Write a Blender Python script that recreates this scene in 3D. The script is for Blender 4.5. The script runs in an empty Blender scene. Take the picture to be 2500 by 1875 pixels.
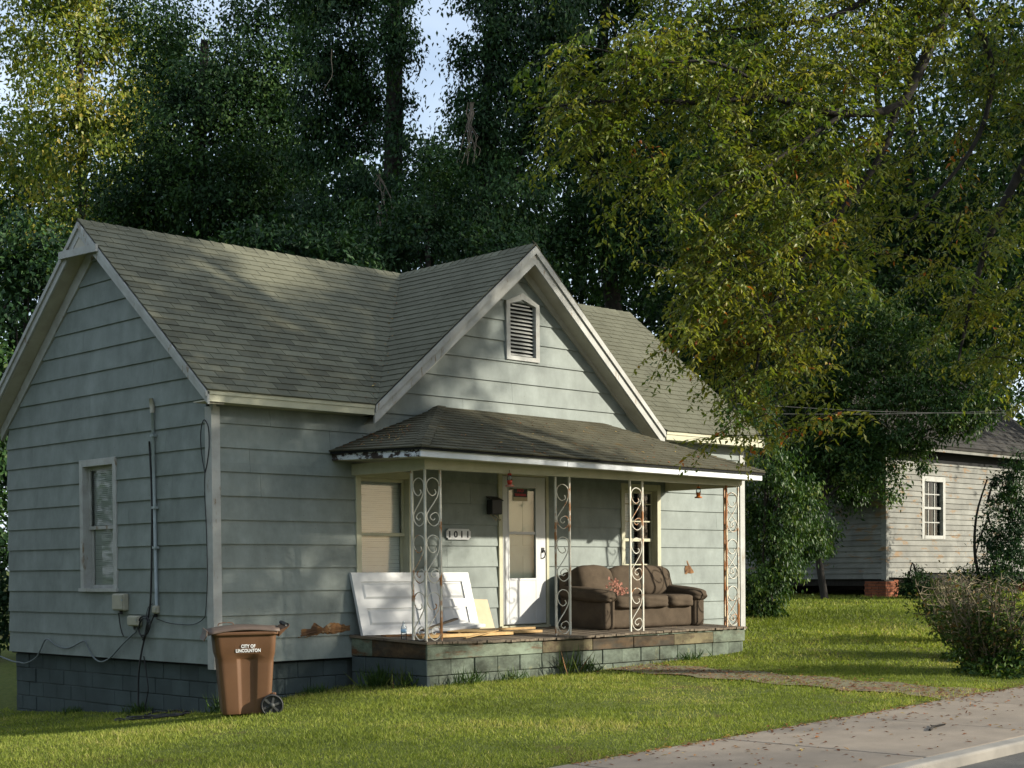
import bpy, bmesh, math, random
import numpy as np
from mathutils import Vector, Matrix, Euler
random.seed(7); rng = np.random.default_rng(7)
S = bpy.context.scene; COL = S.collection
R = math.radians
# ---------------------------------------------------------------- camera
cam = bpy.data.cameras.new('camera'); co = bpy.data.objects.new('camera', cam); COL.objects.link(co)
_f = Vector((0.69800, 0.71579, -0.02095)); _r = Vector((0.71580, -0.69825, -0.00857)); _u = Vector((0.02076, 0.00902, 0.99974))
co.matrix_world = Matrix(((_r.x, _u.x, -_f.x, -10.2536), (_r.y, _u.y, -_f.y, -15.6285), (_r.z, _u.z, -_f.z, 1.5192), (0, 0, 0, 1)))
cam.sensor_width = 36; cam.lens = 53.776; cam.shift_y = 0.2150; cam.clip_end = 2000; cam.clip_start = .1
S.camera = co
# ---------------------------------------------------------------- light
TOSUN = Vector((0.8, -1.0, 0.5)).normalized()
W = bpy.data.worlds.new('World'); S.world = W; W.use_nodes = True
nt = W.node_tree; bg = nt.nodes['Background']
sk = nt.nodes.new('ShaderNodeTexSky'); sk.sky_type = 'NISHITA'; sk.sun_disc = False
sk.sun_elevation = math.asin(TOSUN.z); sk.sun_rotation = math.atan2(TOSUN.x, TOSUN.y)
sk.air_density = 1.0; sk.dust_density = 1.5; sk.ozone_density = 1.0
tc = nt.nodes.new('ShaderNodeTexCoord'); mpg = nt.nodes.new('ShaderNodeMapping'); mpg.inputs['Scale'].default_value = (1, 1, 2.2); nt.links.new(tc.outputs['Generated'], mpg.inputs[0])
cn = nt.nodes.new('ShaderNodeTexNoise'); cn.inputs['Scale'].default_value = 2.6; cn.inputs['Detail'].default_value = 5; cn.inputs['Roughness'].default_value = .55; nt.links.new(mpg.outputs[0], cn.inputs['Vector'])
cr = nt.nodes.new('ShaderNodeValToRGB'); cr.color_ramp.elements[0].position = .36; cr.color_ramp.elements[0].color = (.30,) * 3 + (1,); cr.color_ramp.elements[1].position = .62; cr.color_ramp.elements[1].color = (.85,) * 3 + (1,); nt.links.new(cn.outputs['Fac'], cr.inputs[0])
cm = nt.nodes.new('ShaderNodeMix'); cm.data_type = 'RGBA'; nt.links.new(cr.outputs[0], cm.inputs[0]); nt.links.new(sk.outputs[0], cm.inputs[6]); cm.inputs[7].default_value = (4.6, 5.2, 6.0, 1)   # thin bright cloud
nt.links.new(cm.outputs[2], bg.inputs[0]); bg.inputs[1].default_value = 0.115
sl = bpy.data.lights.new('sun', 'SUN'); sl.energy = 4.3; sl.angle = R(1.1); sl.color = (1, .93, .79)
so = bpy.data.objects.new('sun', sl); COL.objects.link(so); so.rotation_euler = (-TOSUN).to_track_quat('-Z', 'Y').to_euler()
S.view_settings.view_transform = 'Standard'; S.view_settings.look = 'None'; S.view_settings.gamma = 1
S.view_settings.use_curve_mapping = False; S.view_settings.exposure = 1.02
# ---------------------------------------------------------------- helpers
def tag(o, label=None, cat=None, group=None, kind=None):
    for k, v in (('label', label), ('category', cat), ('group', group), ('kind', kind)):
        if v: o[k] = v
    return o
def wloc(o):
    v = Vector((0, 0, 0))
    while o: v += o.location; o = o.parent
    return v
def empty(name, loc, label=None, cat=None, group=None, parent=None):
    o = bpy.data.objects.new(name, None); COL.objects.link(o); o.location = loc; o.empty_display_size = .1
    if parent: o.parent = parent
    return tag(o, label, cat, group)
class MB:
    def __init__(s): s.v = []; s.f = []; s.sm = []
    def add(s, vs, fs, smooth=False):
        n = len(s.v); s.v += [tuple(p) for p in vs]; s.f += [[i + n for i in f] for f in fs]; s.sm += [smooth] * len(fs); return s
    def box(s, x0, x1, y0, y1, z0, z1, M=None):
        vs = [Vector((x, y, z)) for x in (x0, x1) for y in (y0, y1) for z in (z0, z1)]
        if M: vs = [M @ p for p in vs]
        return s.add(vs, [(0, 1, 3, 2), (4, 6, 7, 5), (0, 4, 5, 1), (2, 3, 7, 6), (0, 2, 6, 4), (1, 5, 7, 3)])
    def bar(s, a, b, w, h, up=(0, 0, 1)):
        a, b = Vector(a), Vector(b); d = (b - a).normalized(); up = Vector(up)
        sx = d.cross(up)
        if sx.length < 1e-4: sx = d.cross(Vector((0, 1, 0)))
        sx.normalize(); uy = sx.cross(d)
        vs = []
        for p in (a, b):
            for i, j in ((-1, -1), (1, -1), (1, 1), (-1, 1)): vs.append(p + sx * (i * w / 2) + uy * (j * h / 2))
        return s.add(vs, [(3, 2, 1, 0), (4, 5, 6, 7), (0, 1, 5, 4), (1, 2, 6, 5), (2, 3, 7, 6), (3, 0, 4, 7)])
    def tube(s, pts, r, n=6, cap=True):
        pts = [Vector(p) for p in pts]; m = len(pts)
        rs = r if isinstance(r, (list, tuple)) else [r] * m
        vs = []; ref = None
        for i, p in enumerate(pts):
            d = (pts[min(i + 1, m - 1)] - pts[max(i - 1, 0)]); d = d.normalized() if d.length > 1e-9 else Vector((0, 0, 1))
            if ref is None: ref = Vector((0, 0, 1)) if abs(d.z) < .9 else Vector((1, 0, 0))
            a = d.cross(ref).normalized(); b = d.cross(a); ref = b.cross(d) if False else ref
            for k in range(n):
                t = 2 * math.pi * k / n; vs.append(p + (a * math.cos(t) + b * math.sin(t)) * rs[i])
        fs = [(i * n + k, i * n + (k + 1) % n, (i + 1) * n + (k + 1) % n, (i + 1) * n + k) for i in range(m - 1) for k in range(n)]
        if cap: fs += [tuple(range(n)), tuple((m - 1) * n + k for k in reversed(range(n)))]
        return s.add(vs, fs, True)
    def prism(s, poly, a, b):
        """poly: list of 3D points, extruded by the vector b-a"""
        d = Vector(b) - Vector(a); n = len(poly); P = [Vector(p) for p in poly]
        return s.add(P + [p + d for p in P], [tuple(range(n)), tuple(reversed(range(n, 2 * n)))] + [(i, i + n, (i + 1) % n + n, (i + 1) % n) for i in range(n)])
    def soft(s, c, h, n=5, k=8, M=None, wr=0., seed=0):
        """soft box: superellipsoid with gentle wrinkles; c centre, h half sizes"""
        r = random.Random(seed); ph = [r.uniform(0, 6) for _ in range(6)]
        vid = {}; vs = []; fs = []
        def vert(p):
            key = tuple(round(q, 4) for q in p)
            if key in vid: return vid[key]
            x, y, z = p; q = (abs(x) ** n + abs(y) ** n + abs(z) ** n) ** (1 / n); x, y, z = x / q, y / q, z / q
            w = 1 + wr * (math.sin(5 * x + ph[0] + 2 * z) * math.sin(4 * y + ph[1]) + .6 * math.sin(9 * z + ph[2] + 3 * x) + .4 * math.sin(13 * x + ph[3] - 4 * z))
            P = Vector((x * h[0] * w, y * h[1] * w, z * h[2] * w))
            if M: P = M @ P
            vs.append(P + Vector(c)); vid[key] = len(vs) - 1; return vid[key]
        for ax in range(3):
            for sg in (-1, 1):
                for i in range(k):
                    for j in range(k):
                        q = []
                        for di, dj in ((0, 0), (1, 0), (1, 1), (0, 1)):
                            p = [0, 0, 0]; p[ax] = sg; p[(ax + 1) % 3] = -1 + 2 * (i + di) / k; p[(ax + 2) % 3] = -1 + 2 * (j + dj) / k
                            q.append(vert(p))
                        fs.append(q if sg > 0 else q[::-1])
        return s.add(vs, fs, True)
    def lathe(s, prof, c=(0, 0, 0), n=16):
        vs = []; m = len(prof); c = Vector(c)
        for r_, z in prof:
            for k in range(n): t = 2 * math.pi * k / n; vs.append(c + Vector((r_ * math.cos(t), r_ * math.sin(t), z)))
        fs = [(i * n + k, i * n + (k + 1) % n, (i + 1) * n + (k + 1) % n, (i + 1) * n + k) for i in range(m - 1) for k in range(n)]
        return s.add(vs, fs + [tuple(reversed(range(n))), tuple((m - 1) * n + k for k in range(n))], True)
    def mesh(s, name, mt, off=None):
        me = bpy.data.meshes.new(name)
        v = s.v if off is None else [(p[0] - off[0], p[1] - off[1], p[2] - off[2]) for p in s.v]
        me.from_pydata(v, [], s.f); me.polygons.foreach_set('use_smooth', s.sm)
        if mt: me.materials.append(mt)
        me.validate(); me.update(); return me
    def build(s, name, mt, parent=None, local=False):
        """vertices in world coordinates (local=True: in the parent's)"""
        if parent is None:
            a = np.array(s.v); loc = Vector(((a[:, 0].min() + a[:, 0].max()) / 2, (a[:, 1].min() + a[:, 1].max()) / 2, a[:, 2].min()))
            o = bpy.data.objects.new(name, s.mesh(name, mt, loc)); o.location = loc
        else:
            o = bpy.data.objects.new(name, s.mesh(name, mt, None if local else wloc(parent))); o.parent = parent
        COL.objects.link(o); return o
def bevel(o, w=.01, seg=2):
    m = o.modifiers.new('bevel', 'BEVEL'); m.width = w; m.segments = seg; m.limit_method = 'ANGLE'; return o
def copy_tree(o, parent=None):
    c = o.copy(); COL.objects.link(c); c.parent = parent
    for ch in list(o.children): copy_tree(ch, c)
    return c
# ---------------------------------------------------------------- materials
def nodes(name):
    m = bpy.data.materials.new(name); m.use_nodes = True; t = m.node_tree
    return m, t, t.nodes['Principled BSDF']
def N(t, ty, **k):
    n = t.nodes.new(ty)
    for a, b in k.items(): setattr(n, a, b)
    return n
def pos(t, sc=(1, 1, 1)):
    g = N(t, 'ShaderNodeNewGeometry'); mp = N(t, 'ShaderNodeMapping'); mp.inputs['Scale'].default_value = sc
    t.links.new(g.outputs['Position'], mp.inputs[0]); return mp.outputs[0]
def noise(t, v, s, d=4, r=.6):
    n = N(t, 'ShaderNodeTexNoise'); n.inputs['Scale'].default_value = s; n.inputs['Detail'].default_value = d; n.inputs['Roughness'].default_value = r
    t.links.new(v, n.inputs['Vector']); return n.outputs['Fac']
def ramp(t, fac, stops):
    n = N(t, 'ShaderNodeValToRGB'); e = n.color_ramp.elements
    for i, (p, c) in enumerate(stops):
        el = e[i] if i < 2 else e.new(p)
        el.position = p; el.color = tuple(c) + (1,) if len(c) == 3 else c
    t.links.new(fac, n.inputs[0]); return n.outputs[0]
def mix(t, fac, a, b, mode='MIX'):
    n = N(t, 'ShaderNodeMix', data_type='RGBA', blend_type=mode)
    if isinstance(fac, (int, float)): n.inputs[0].default_value = fac
    else: t.links.new(fac, n.inputs[0])
    for i, q in ((6, a), (7, b)):
        if isinstance(q, (tuple, list)): n.inputs[i].default_value = tuple(q) + (1,)
        else: t.links.new(q, n.inputs[i])
    return n.outputs[2]
def bump(t, b, h, st=.3, dist=.01):
    n = N(t, 'ShaderNodeBump'); n.inputs['Strength'].default_value = st; n.inputs['Distance'].default_value = dist
    t.links.new(h, n.inputs['Height']); t.links.new(n.outputs[0], b.inputs['Normal'])
def mat(name, c1, c2=None, rough=.6, sc=3., stretch=(1, 1, 1), lo=.35, hi=.7, rnd=.0, wear=None, wsc=6, wlo=.6, whi=.68, wstretch=(1, 1, 1), bsc=60, bst=.15, spec=.3, fine=.0, metal=0):
    m, t, b = nodes(name)
    c2 = c2 or tuple(x * .8 for x in c1)
    c = ramp(t, noise(t, pos(t, stretch), sc, 5), [(lo, c1), (hi, c2)])
    if fine:
        c = mix(t, fine, c, ramp(t, noise(t, pos(t), 220, 2), [(.3, (.25, .25, .25)), (.7, (1, 1, 1))]), 'MULTIPLY')
    if rnd:
        oi = N(t, 'ShaderNodeObjectInfo'); c = mix(t, 1., c, ramp(t, oi.outputs['Random'], [(0, (1 - rnd,) * 3), (1, (1, 1, 1))]), 'MULTIPLY')
    if wear:
        c = mix(t, ramp(t, noise(t, pos(t, wstretch), wsc, 6, .7), [(wlo, (0, 0, 0)), (whi, (1, 1, 1))]), c, wear)
    t.links.new(c, b.inputs['Base Color']); b.inputs['Roughness'].default_value = rough; b.inputs['Specular IOR Level'].default_value = spec; b.inputs['Metallic'].default_value = metal
    if bst: bump(t, b, noise(t, pos(t, stretch), bsc, 3), bst, .004)
    return m
def leafmat(name, stops, trans=.3, rough=.45, spec=.35, tint=(1.1, 1.15, .5)):
    m, t, b = nodes(name)
    a = N(t, 'ShaderNodeAttribute', attribute_name='var'); c = ramp(t, a.outputs['Fac'], stops)
    t.links.new(c, b.inputs['Base Color']); b.inputs['Roughness'].default_value = rough; b.inputs['Specular IOR Level'].default_value = spec
    tr = N(t, 'ShaderNodeBsdfTranslucent'); t.links.new(mix(t, 1., c, tint, 'MULTIPLY'), tr.inputs[0])
    ms = N(t, 'ShaderNodeMixShader'); ms.inputs[0].default_value = trans
    t.links.new(b.outputs[0], ms.inputs[1]); t.links.new(tr.outputs[0], ms.inputs[2]); t.links.new(ms.outputs[0], t.nodes['Material Output'].inputs[0])
    return m
M = {}
M['siding'] = mat('blue grey siding paint', (.218, .250, .234), (.165, .191, .178), rough=.62, sc=1.6, stretch=(1, 1, 1.5), rnd=.10, wear=(.17, .19, .17), wsc=3.1, wlo=.62, whi=.82, bsc=90, bst=.12)
_t = M['siding'].node_tree; _b = _t.nodes['Principled BSDF']; _c = _b.inputs['Base Color'].links[0].from_socket
_s = ramp(_t, noise(_t, pos(_t, (1.6, 1.6, .9)), 1.9, 6, .72), [(.36, (.74, .75, .73)), (.66, (1.10, 1.10, 1.09))]); _t.links.new(mix(_t, .8, _c, mix(_t, 1., _c, _s, 'MULTIPLY')), _b.inputs['Base Color'])
_v = N(_t, 'ShaderNodeTexVoronoi'); _v.inputs['Scale'].default_value = 5.5; _t.links.new(pos(_t, (1, 1, 1.4)), _v.inputs['Vector']); _c2 = _b.inputs['Base Color'].links[0].from_socket
_t.links.new(mix(_t, ramp(_t, _v.outputs['Distance'], [(.035, (.55,) * 3), (.06, (0, 0, 0))]), _c2, (.09, .085, .07)), _b.inputs['Base Color'])
M['trim'] = mat('weathered white trim', (.38, .388, .365), (.29, .29, .265), rough=.6, sc=5, wear=(.20, .15, .10), wsc=9, wlo=.60, whi=.66, wstretch=(1, 1, .25), bsc=70)
M['cream'] = mat('cream trim paint', (.43, .42, .30), (.35, .34, .24), rough=.55, sc=4, wear=(.25, .17, .09), wsc=11, wlo=.74, whi=.78)
M['whitepaint'] = mat('bright white paint', (.52, .53, .53), (.45, .46, .46), rough=.4, sc=3, wear=(.40, .38, .34), wsc=8, wlo=.73, whi=.77, bst=.05)
M['fascia'] = mat('peeling white fascia paint', (.66, .69, .72), (.56, .58, .58), rough=.55, sc=3, wear=(.05, .04, .035), wsc=5.5, wlo=.66, whi=.70, wstretch=(1, 1, 2))
M['rotfascia'] = mat('rotten peeling fascia paint', (.60, .64, .68), (.48, .50, .50), rough=.7, sc=5, wear=(.035, .025, .02), wsc=4.6, wlo=.47, whi=.52, wstretch=(1, 1, 2.6))
M['soffit'] = mat('dull soffit paint', (.42, .40, .33), (.33, .31, .25), rough=.7, sc=4)
M['shingle'] = mat('mossy asphalt shingle', (.195, .195, .138), (.145, .144, .100), rough=.9, sc=1.3, rnd=.38, wear=(.15, .125, .05), wsc=3.2, wlo=.68, whi=.8, fine=.55, bsc=300, bst=.5, spec=.15)
M['oldshingle'] = mat('dark mossy porch shingle', (.122, .116, .080), (.082, .076, .050), rough=.95, sc=2.2, rnd=.25, wear=(.11, .075, .03), wsc=2.6, wlo=.60, whi=.75, fine=.5, bsc=260, bst=.5, spec=.1)
M['deck'] = mat('weathered porch boards', (.19, .15, .105), (.10, .078, .055), rough=.85, sc=9, stretch=(3, .5, 1), rnd=.35, wear=(.05, .04, .03), wsc=7)
M['band'] = mat('faded green band board', (.18, .22, .17), (.13, .15, .11), rough=.8, sc=4, stretch=(.5, .5, 2), rnd=.2, wear=(.13, .06, .025), wsc=2.2, wlo=.53, whi=.64, wstretch=(.6, .6, 2.5))
M['rotband'] = mat('rotten rusty brown band board', (.095, .062, .034), (.055, .045, .032), rough=.9, sc=5, stretch=(.5, .5, 2), lo=.42, hi=.58, wear=(.10, .10, .075), wsc=3, wlo=.62, whi=.72)
M['barewood'] = mat('bare yellowed board', (.165, .14, .078), (.12, .10, .06), rough=.85, sc=4, stretch=(.6, .6, 3), wear=(.06, .035, .02), wsc=3, wlo=.55, whi=.68)
M['block'] = mat('painted concrete block', (.17, .205, .165), (.12, .145, .12), rough=.9, sc=5, rnd=.25, wear=(.27, .25, .13), wsc=2.7, wlo=.60, whi=.75, fine=.3, bsc=120, bst=.5)
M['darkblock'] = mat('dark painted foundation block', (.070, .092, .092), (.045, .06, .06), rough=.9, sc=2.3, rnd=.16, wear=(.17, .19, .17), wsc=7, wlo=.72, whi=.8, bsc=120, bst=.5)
for _k in ('block', 'band', 'barewood', 'rotband'):
    _t = M[_k].node_tree; _b = _t.nodes['Principled BSDF']; _c = _b.inputs['Base Color'].links[0].from_socket
    _t.links.new(mix(_t, 1., _c, ramp(_t, noise(_t, pos(_t, (1, 1, 1.6)), 2.1, 7, .75), [(.38, (.38, .37, .33)), (.60, (1.05, 1.05, 1.0))]), 'MULTIPLY'), _b.inputs['Base Color'])
M['mortar'] = mat('old mortar', (.065, .078, .072), (.042, .052, .050), rough=.95, sc=6)
M['dark'] = mat('dark void', (.012, .013, .013), rough=.95, bst=0)
M['iron'] = mat('rusty white painted iron', (.56, .55, .48), (.45, .42, .34), rough=.5, sc=7, wear=(.30, .13, .04), wsc=4.5, wlo=.54, whi=.61, wstretch=(1, 1, .5), bst=.05)
M['rustiron'] = mat('mostly rusted iron', (.58, .52, .38), (.44, .34, .2), rough=.6, sc=7, wear=(.27, .10, .025), wsc=4.5, wlo=.44, whi=.53, wstretch=(1, 1, .5), bst=.05)
M['sofa'] = mat('brown corduroy upholstery', (.092, .070, .049), (.062, .047, .033), rough=.95, sc=5, bsc=500, bst=.4, spec=.1, fine=.25)
M['cart'] = mat('brown cart plastic', (.125, .063, .031), (.10, .05, .025), rough=.45, sc=2.5, bsc=160, bst=.12, spec=.35)
M['cartlid'] = mat('faded brown lid plastic', (.105, .075, .056), (.075, .056, .045), rough=.55, sc=4, bst=.1)
M['black'] = mat('black rubber', (.016, .017, .018), (.03, .03, .03), rough=.55, sc=8, bst=.05)
M['wheelgrey'] = mat('dusty black plastic', (.05, .053, .05), (.03, .03, .03), rough=.6, sc=8)
M['white'] = mat('white print', (.8, .8, .78), (.7, .7, .68), rough=.5, bst=0)
M['beige'] = mat('beige utility plastic', (.36, .34, .26), (.28, .27, .21), rough=.5, sc=5)
M['galv'] = mat('painted metal conduit', (.30, .35, .35), (.22, .26, .26), rough=.45, sc=6)
M['greycable'] = mat('grey cable sheath', (.15, .175, .18), (.11, .13, .13), rough=.6, sc=6, bst=0)
M['blind'] = mat('dusty white blind', (.80, .82, .80), (.70, .72, .70), rough=.6, sc=3, bst=0)
M['curtain'] = mat('greyish curtain', (.33, .36, .30), (.22, .25, .21), rough=.9, sc=4, stretch=(4, 4, .6), bst=0)
M['innerdoor'] = mat('inner door paint', (.66, .69, .60), (.58, .61, .53), rough=.5, sc=3)
M['brick'] = mat('red pier brick', (.30, .10, .045), (.20, .065, .03), rough=.9, sc=9, rnd=.35, fine=.3)
M['oldwhite'] = mat('peeling white clapboard', (.24, .24, .215), (.15, .15, .135), rough=.8, sc=2.2, rnd=.2, wear=(.20, .135, .075), wsc=2.0, wlo=.56, whi=.63, wstretch=(.8, .8, 2.4), bsc=60, bst=.3)
M['darkroof'] = mat('dark old roof', (.045, .042, .038), (.028, .027, .025), rough=.95, sc=3, rnd=.3)
M['conc'] = mat('pale sidewalk concrete', (.27, .225, .175), (.21, .175, .135), rough=.9, sc=2.3, rnd=.12, wear=(.18, .13, .09), wsc=5, wlo=.62, whi=.8, fine=.25, bsc=200, bst=.3)
M['kerb'] = mat('grey kerb concrete', (.27, .25, .215), (.20, .185, .16), rough=.9, sc=3)
M['asphalt'] = mat('grey asphalt', (.11, .105, .095), (.075, .072, .066), rough=.95, sc=5, fine=.4, bsc=250, bst=.5)
M['bark'] = mat('dark bark', (.030, .026, .021), (.015, .013, .011), rough=.95, sc=9, stretch=(2, 2, .5), bsc=30, bst=.7)
M['twig'] = mat('pale dead twig', (.20, .165, .105), (.12, .10, .06), rough=.9, sc=8)
M['lumber'] = mat('fresh cut lumber', (.50, .33, .14), (.38, .24, .10), rough=.7, sc=6, stretch=(3, 3, 3), rnd=.25, bst=.05)
M['cardb'] = mat('tan hardboard', (.46, .39, .27), (.38, .32, .21), rough=.8, sc=3, bst=.05)
M['rot'] = mat('rotten exposed sheathing', (.25, .125, .05), (.08, .045, .025), rough=.95, sc=7, lo=.38, hi=.62, wear=(.36, .25, .14), wsc=5, wlo=.58, whi=.66, bsc=25, bst=1)
M['red'] = mat('red plastic', (.42, .04, .02), (.32, .03, .015), rough=.35, bst=0)
M['orange'] = mat('amber nectar plastic', (.50, .17, .035), (.40, .12, .02), rough=.3, bst=0)
M['signred'] = mat('red sign print', (.36, .02, .025), (.28, .02, .02), rough=.5, bst=0)
M['pink'] = mat('faded pink dried petals', (.42, .20, .145), (.30, .12, .085), rough=.9, sc=30, bst=0)
M['label'] = mat('pale blue label', (.24, .45, .66), (.5, .62, .7), rough=.5, sc=20, bst=0)
def glassmat(name, col, alpha_rough=.08, tr=.0):
    m, t, b = nodes(name)
    g = N(t, 'ShaderNodeBsdfGlossy'); g.inputs['Roughness'].default_value = alpha_rough
    tp = N(t, 'ShaderNodeBsdfTransparent'); tp.inputs[0].default_value = tuple(col) + (1,)
    fr = N(t, 'ShaderNodeFresnel'); fr.inputs[0].default_value = 1.5
    ms = N(t, 'ShaderNodeMixShader'); t.links.new(fr.outputs[0], ms.inputs[0]); t.links.new(tp.outputs[0], ms.inputs[1]); t.links.new(g.outputs[0], ms.inputs[2])
    t.links.new(ms.outputs[0], t.nodes['Material Output'].inputs[0]); return m
M['glass'] = glassmat('window glass', (.90, .94, .92), .03)
M['plastic'] = glassmat('clear bottle plastic', (.88, .92, .94), .1)

# ---------------------------------------------------------------- ground
ANC = np.array([(0, 5, -.42), (0, 2.2, -.275), (0, .46, -.173), (-.3, -1, -.09), (1.3, -.3, .02), (2, -1.5, .115), (4, -1.5, .143), (6, -1.5, .20), (8.3, -1.5, .285),
    (10.4, 0, .52), (12.7, 1.4, .66), (14.5, 2.8, .67), (18, 3, .70), (23, 5, .80), (30, 6, .86), (1, -6.8, -.045), (3.3, -6.8, .015), (6.5, -6.8, .095), (9, -6.8, .16), (14, -6.8, .28),
    (1, -9, -.045), (6.5, -9, .095), (-5, -6.8, -.19), (-5, -9, -.19), (14, -9, .28), (-3, -2.5, -.2), (-3, 4, -.45), (-7, 0, -.4), (-8, 8, -.5), (5, 12, .1), (16, 12, .6), (20, 22, 1), (0, 25, .2), (40, 20, 1.3), (40, -8, .7), (14, -3, .42), (-12, -14, -.35), (10, -16, 0), (3, 4, 0.0), (8, 4, .3)], float)
def _phi(r): return np.sqrt(r * r + .6)
_A = np.ones((len(ANC) + 3, len(ANC) + 3)); _n = len(ANC)
_A[:_n, :_n] = _phi(np.hypot(ANC[:, None, 0] - ANC[None, :, 0], ANC[:, None, 1] - ANC[None, :, 1])); _A[:_n, _n] = 1; _A[_n, :_n] = 1
_A[:_n, _n + 1:] = ANC[:, :2]; _A[_n + 1:, :_n] = ANC[:, :2].T; _A[_n:, _n:] = 0
_W = np.linalg.solve(_A, np.concatenate([ANC[:, 2], [0, 0, 0]]))
def gz(x, y):
    x = np.clip(np.atleast_1d(np.asarray(x, float)), -25, 60); y = np.clip(np.atleast_1d(np.asarray(y, float)), -16, 45)
    h = np.zeros_like(x)
    for (ax, ay, _), w in zip(ANC, _W[:_n]): h += w * _phi(np.hypot(x - ax, y - ay))
    h += _W[_n] + _W[_n + 1] * x + _W[_n + 2] * y
    k = np.clip((-y - 6.75) / .12, 0, 1); walk = -.07 + .025 * x - .055
    k2 = np.clip((-y - 8.9) / .1, 0, 1); h = h * (1 - k) + (walk - .25 * k2) * k
    return h
def g1(x, y): return float(gz(x, y)[0])
def axis(a, b, st, far):
    m = list(np.arange(a, b + 1e-6, st)); d = st; lo, hi = [], []
    p = a
    while p > -far: d *= 1.35; p -= d; lo.append(p)
    p = b; d = st
    while p < far: d *= 1.35; p += d; hi.append(p)
    return np.array(lo[::-1] + m + hi)
gx = axis(-6, 26, .22, 450); gy = axis(-9, 9, .2, 450)
GX, GY = np.meshgrid(gx, gy); GZ = gz(GX.ravel(), GY.ravel()) + (rng.random(GX.size) - .5) * .012
m_, t, b = nodes('lawn soil and grass')
n1 = noise(t, pos(t), .9, 5, .65); n2 = noise(t, pos(t), 14, 4)
c = ramp(t, n2, [(.3, (.055, .075, .018)), (.7, (.115, .13, .03))])
c = mix(t, ramp(t, n1, [(.56, (0, 0, 0)), (.72, (1, 1, 1))]), c, (.10, .062, .032))
t.links.new(c, b.inputs['Base Color']); b.inputs['Roughness'].default_value = .95; b.inputs['Specular IOR Level'].default_value = .1
bump(t, b, noise(t, pos(t), 60, 4), .6, .03); M['lawn'] = m_
nx, ny = len(gx), len(gy)
g = MB(); g.v = list(zip(GX.ravel(), GY.ravel(), GZ))
g.f = [(j * nx + i, j * nx + i + 1, (j + 1) * nx + i + 1, (j + 1) * nx + i) for j in range(ny - 1) for i in range(nx - 1)]; g.sm = [True] * len(g.f)
me = g.mesh('ground', M['lawn']); go = bpy.data.objects.new('ground', me); COL.objects.link(go); tag(go, kind='structure')
def zw(x): return -.07 + .025 * x            # height of the pavement
sw = empty('sidewalk', (0, -7.8, 0)); tag(sw, kind='structure')
xs = [-9.0, -7.1, -5.05, -2.98, -.98, 1.04, 3.12, 5.05, 7.05, 9.1, 11.1, 13.1, 15.1, 17.1]
for a, b_ in zip(xs[:-1], xs[1:]):
    q = MB(); dz = random.uniform(-.004, .004)
    q.prism([(a + .018, -8.95, zw(a) + dz), (b_ - .018, -8.95, zw(b_) - dz), (b_ - .018, -6.8, zw(b_) - dz), (a + .018, -6.8, zw(a) + dz)], (0, 0, 0), (0, 0, -.12)); q.f[0] = q.f[0]
    bevel(q.build('slab', M['conc'], sw), .012, 2)
kb = empty('kerb', (0, -8.9, 0)); tag(kb, kind='structure')
for a in np.arange(-12, 24, 3.0):
    q = MB(); q.prism([(a + .006, -9.14, zw(a) + .004), (a + 2.994, -9.14, zw(a + 3) + .004), (a + 2.994, -8.965, zw(a + 3) + .006), (a + .006, -8.965, zw(a) + .006)], (0, 0, 0), (0, 0, -.3))
    bevel(q.build('kerb_stone', M['kerb'], kb), .025, 3)
q = MB(); q.add([(-40, -9.15, zw(-40) - .09), (70, -9.15, zw(70) - .09), (70, -17.5, zw(70) - .09), (-40, -17.5, zw(-40) - .09)], [(3, 2, 1, 0)])
tag(q.build('road', M['asphalt']), kind='structure')
# the walk from the porch to the pavement, half grown over
q = MB(); pn = 24
for i in range(pn + 1):
    y = -1.62 - (6.8 - 1.62) * i / pn; wob = .10 * math.sin(i * 1.3) + .05 * math.sin(i * 3.1)
    for x in (5.12 + wob, 5.35 + wob, 5.85 + wob * .3, 6.12 - wob): q.v.append((x, y, g1(x, y) + .018))
q.f = [(i * 4 + k, (i + 1) * 4 + k, (i + 1) * 4 + k + 1, i * 4 + k + 1) for i in range(pn) for k in range(3)]; q.sm = [True] * len(q.f)
M['path'] = mat('worn earthy walk', (.165, .15, .085), (.125, .105, .06), rough=.95, sc=3, wear=(.16, .07, .04), wsc=6, wlo=.5, whi=.62, fine=.3, bsc=90, bst=.5)
tag(q.build('path', M['path']), kind='structure')

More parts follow.
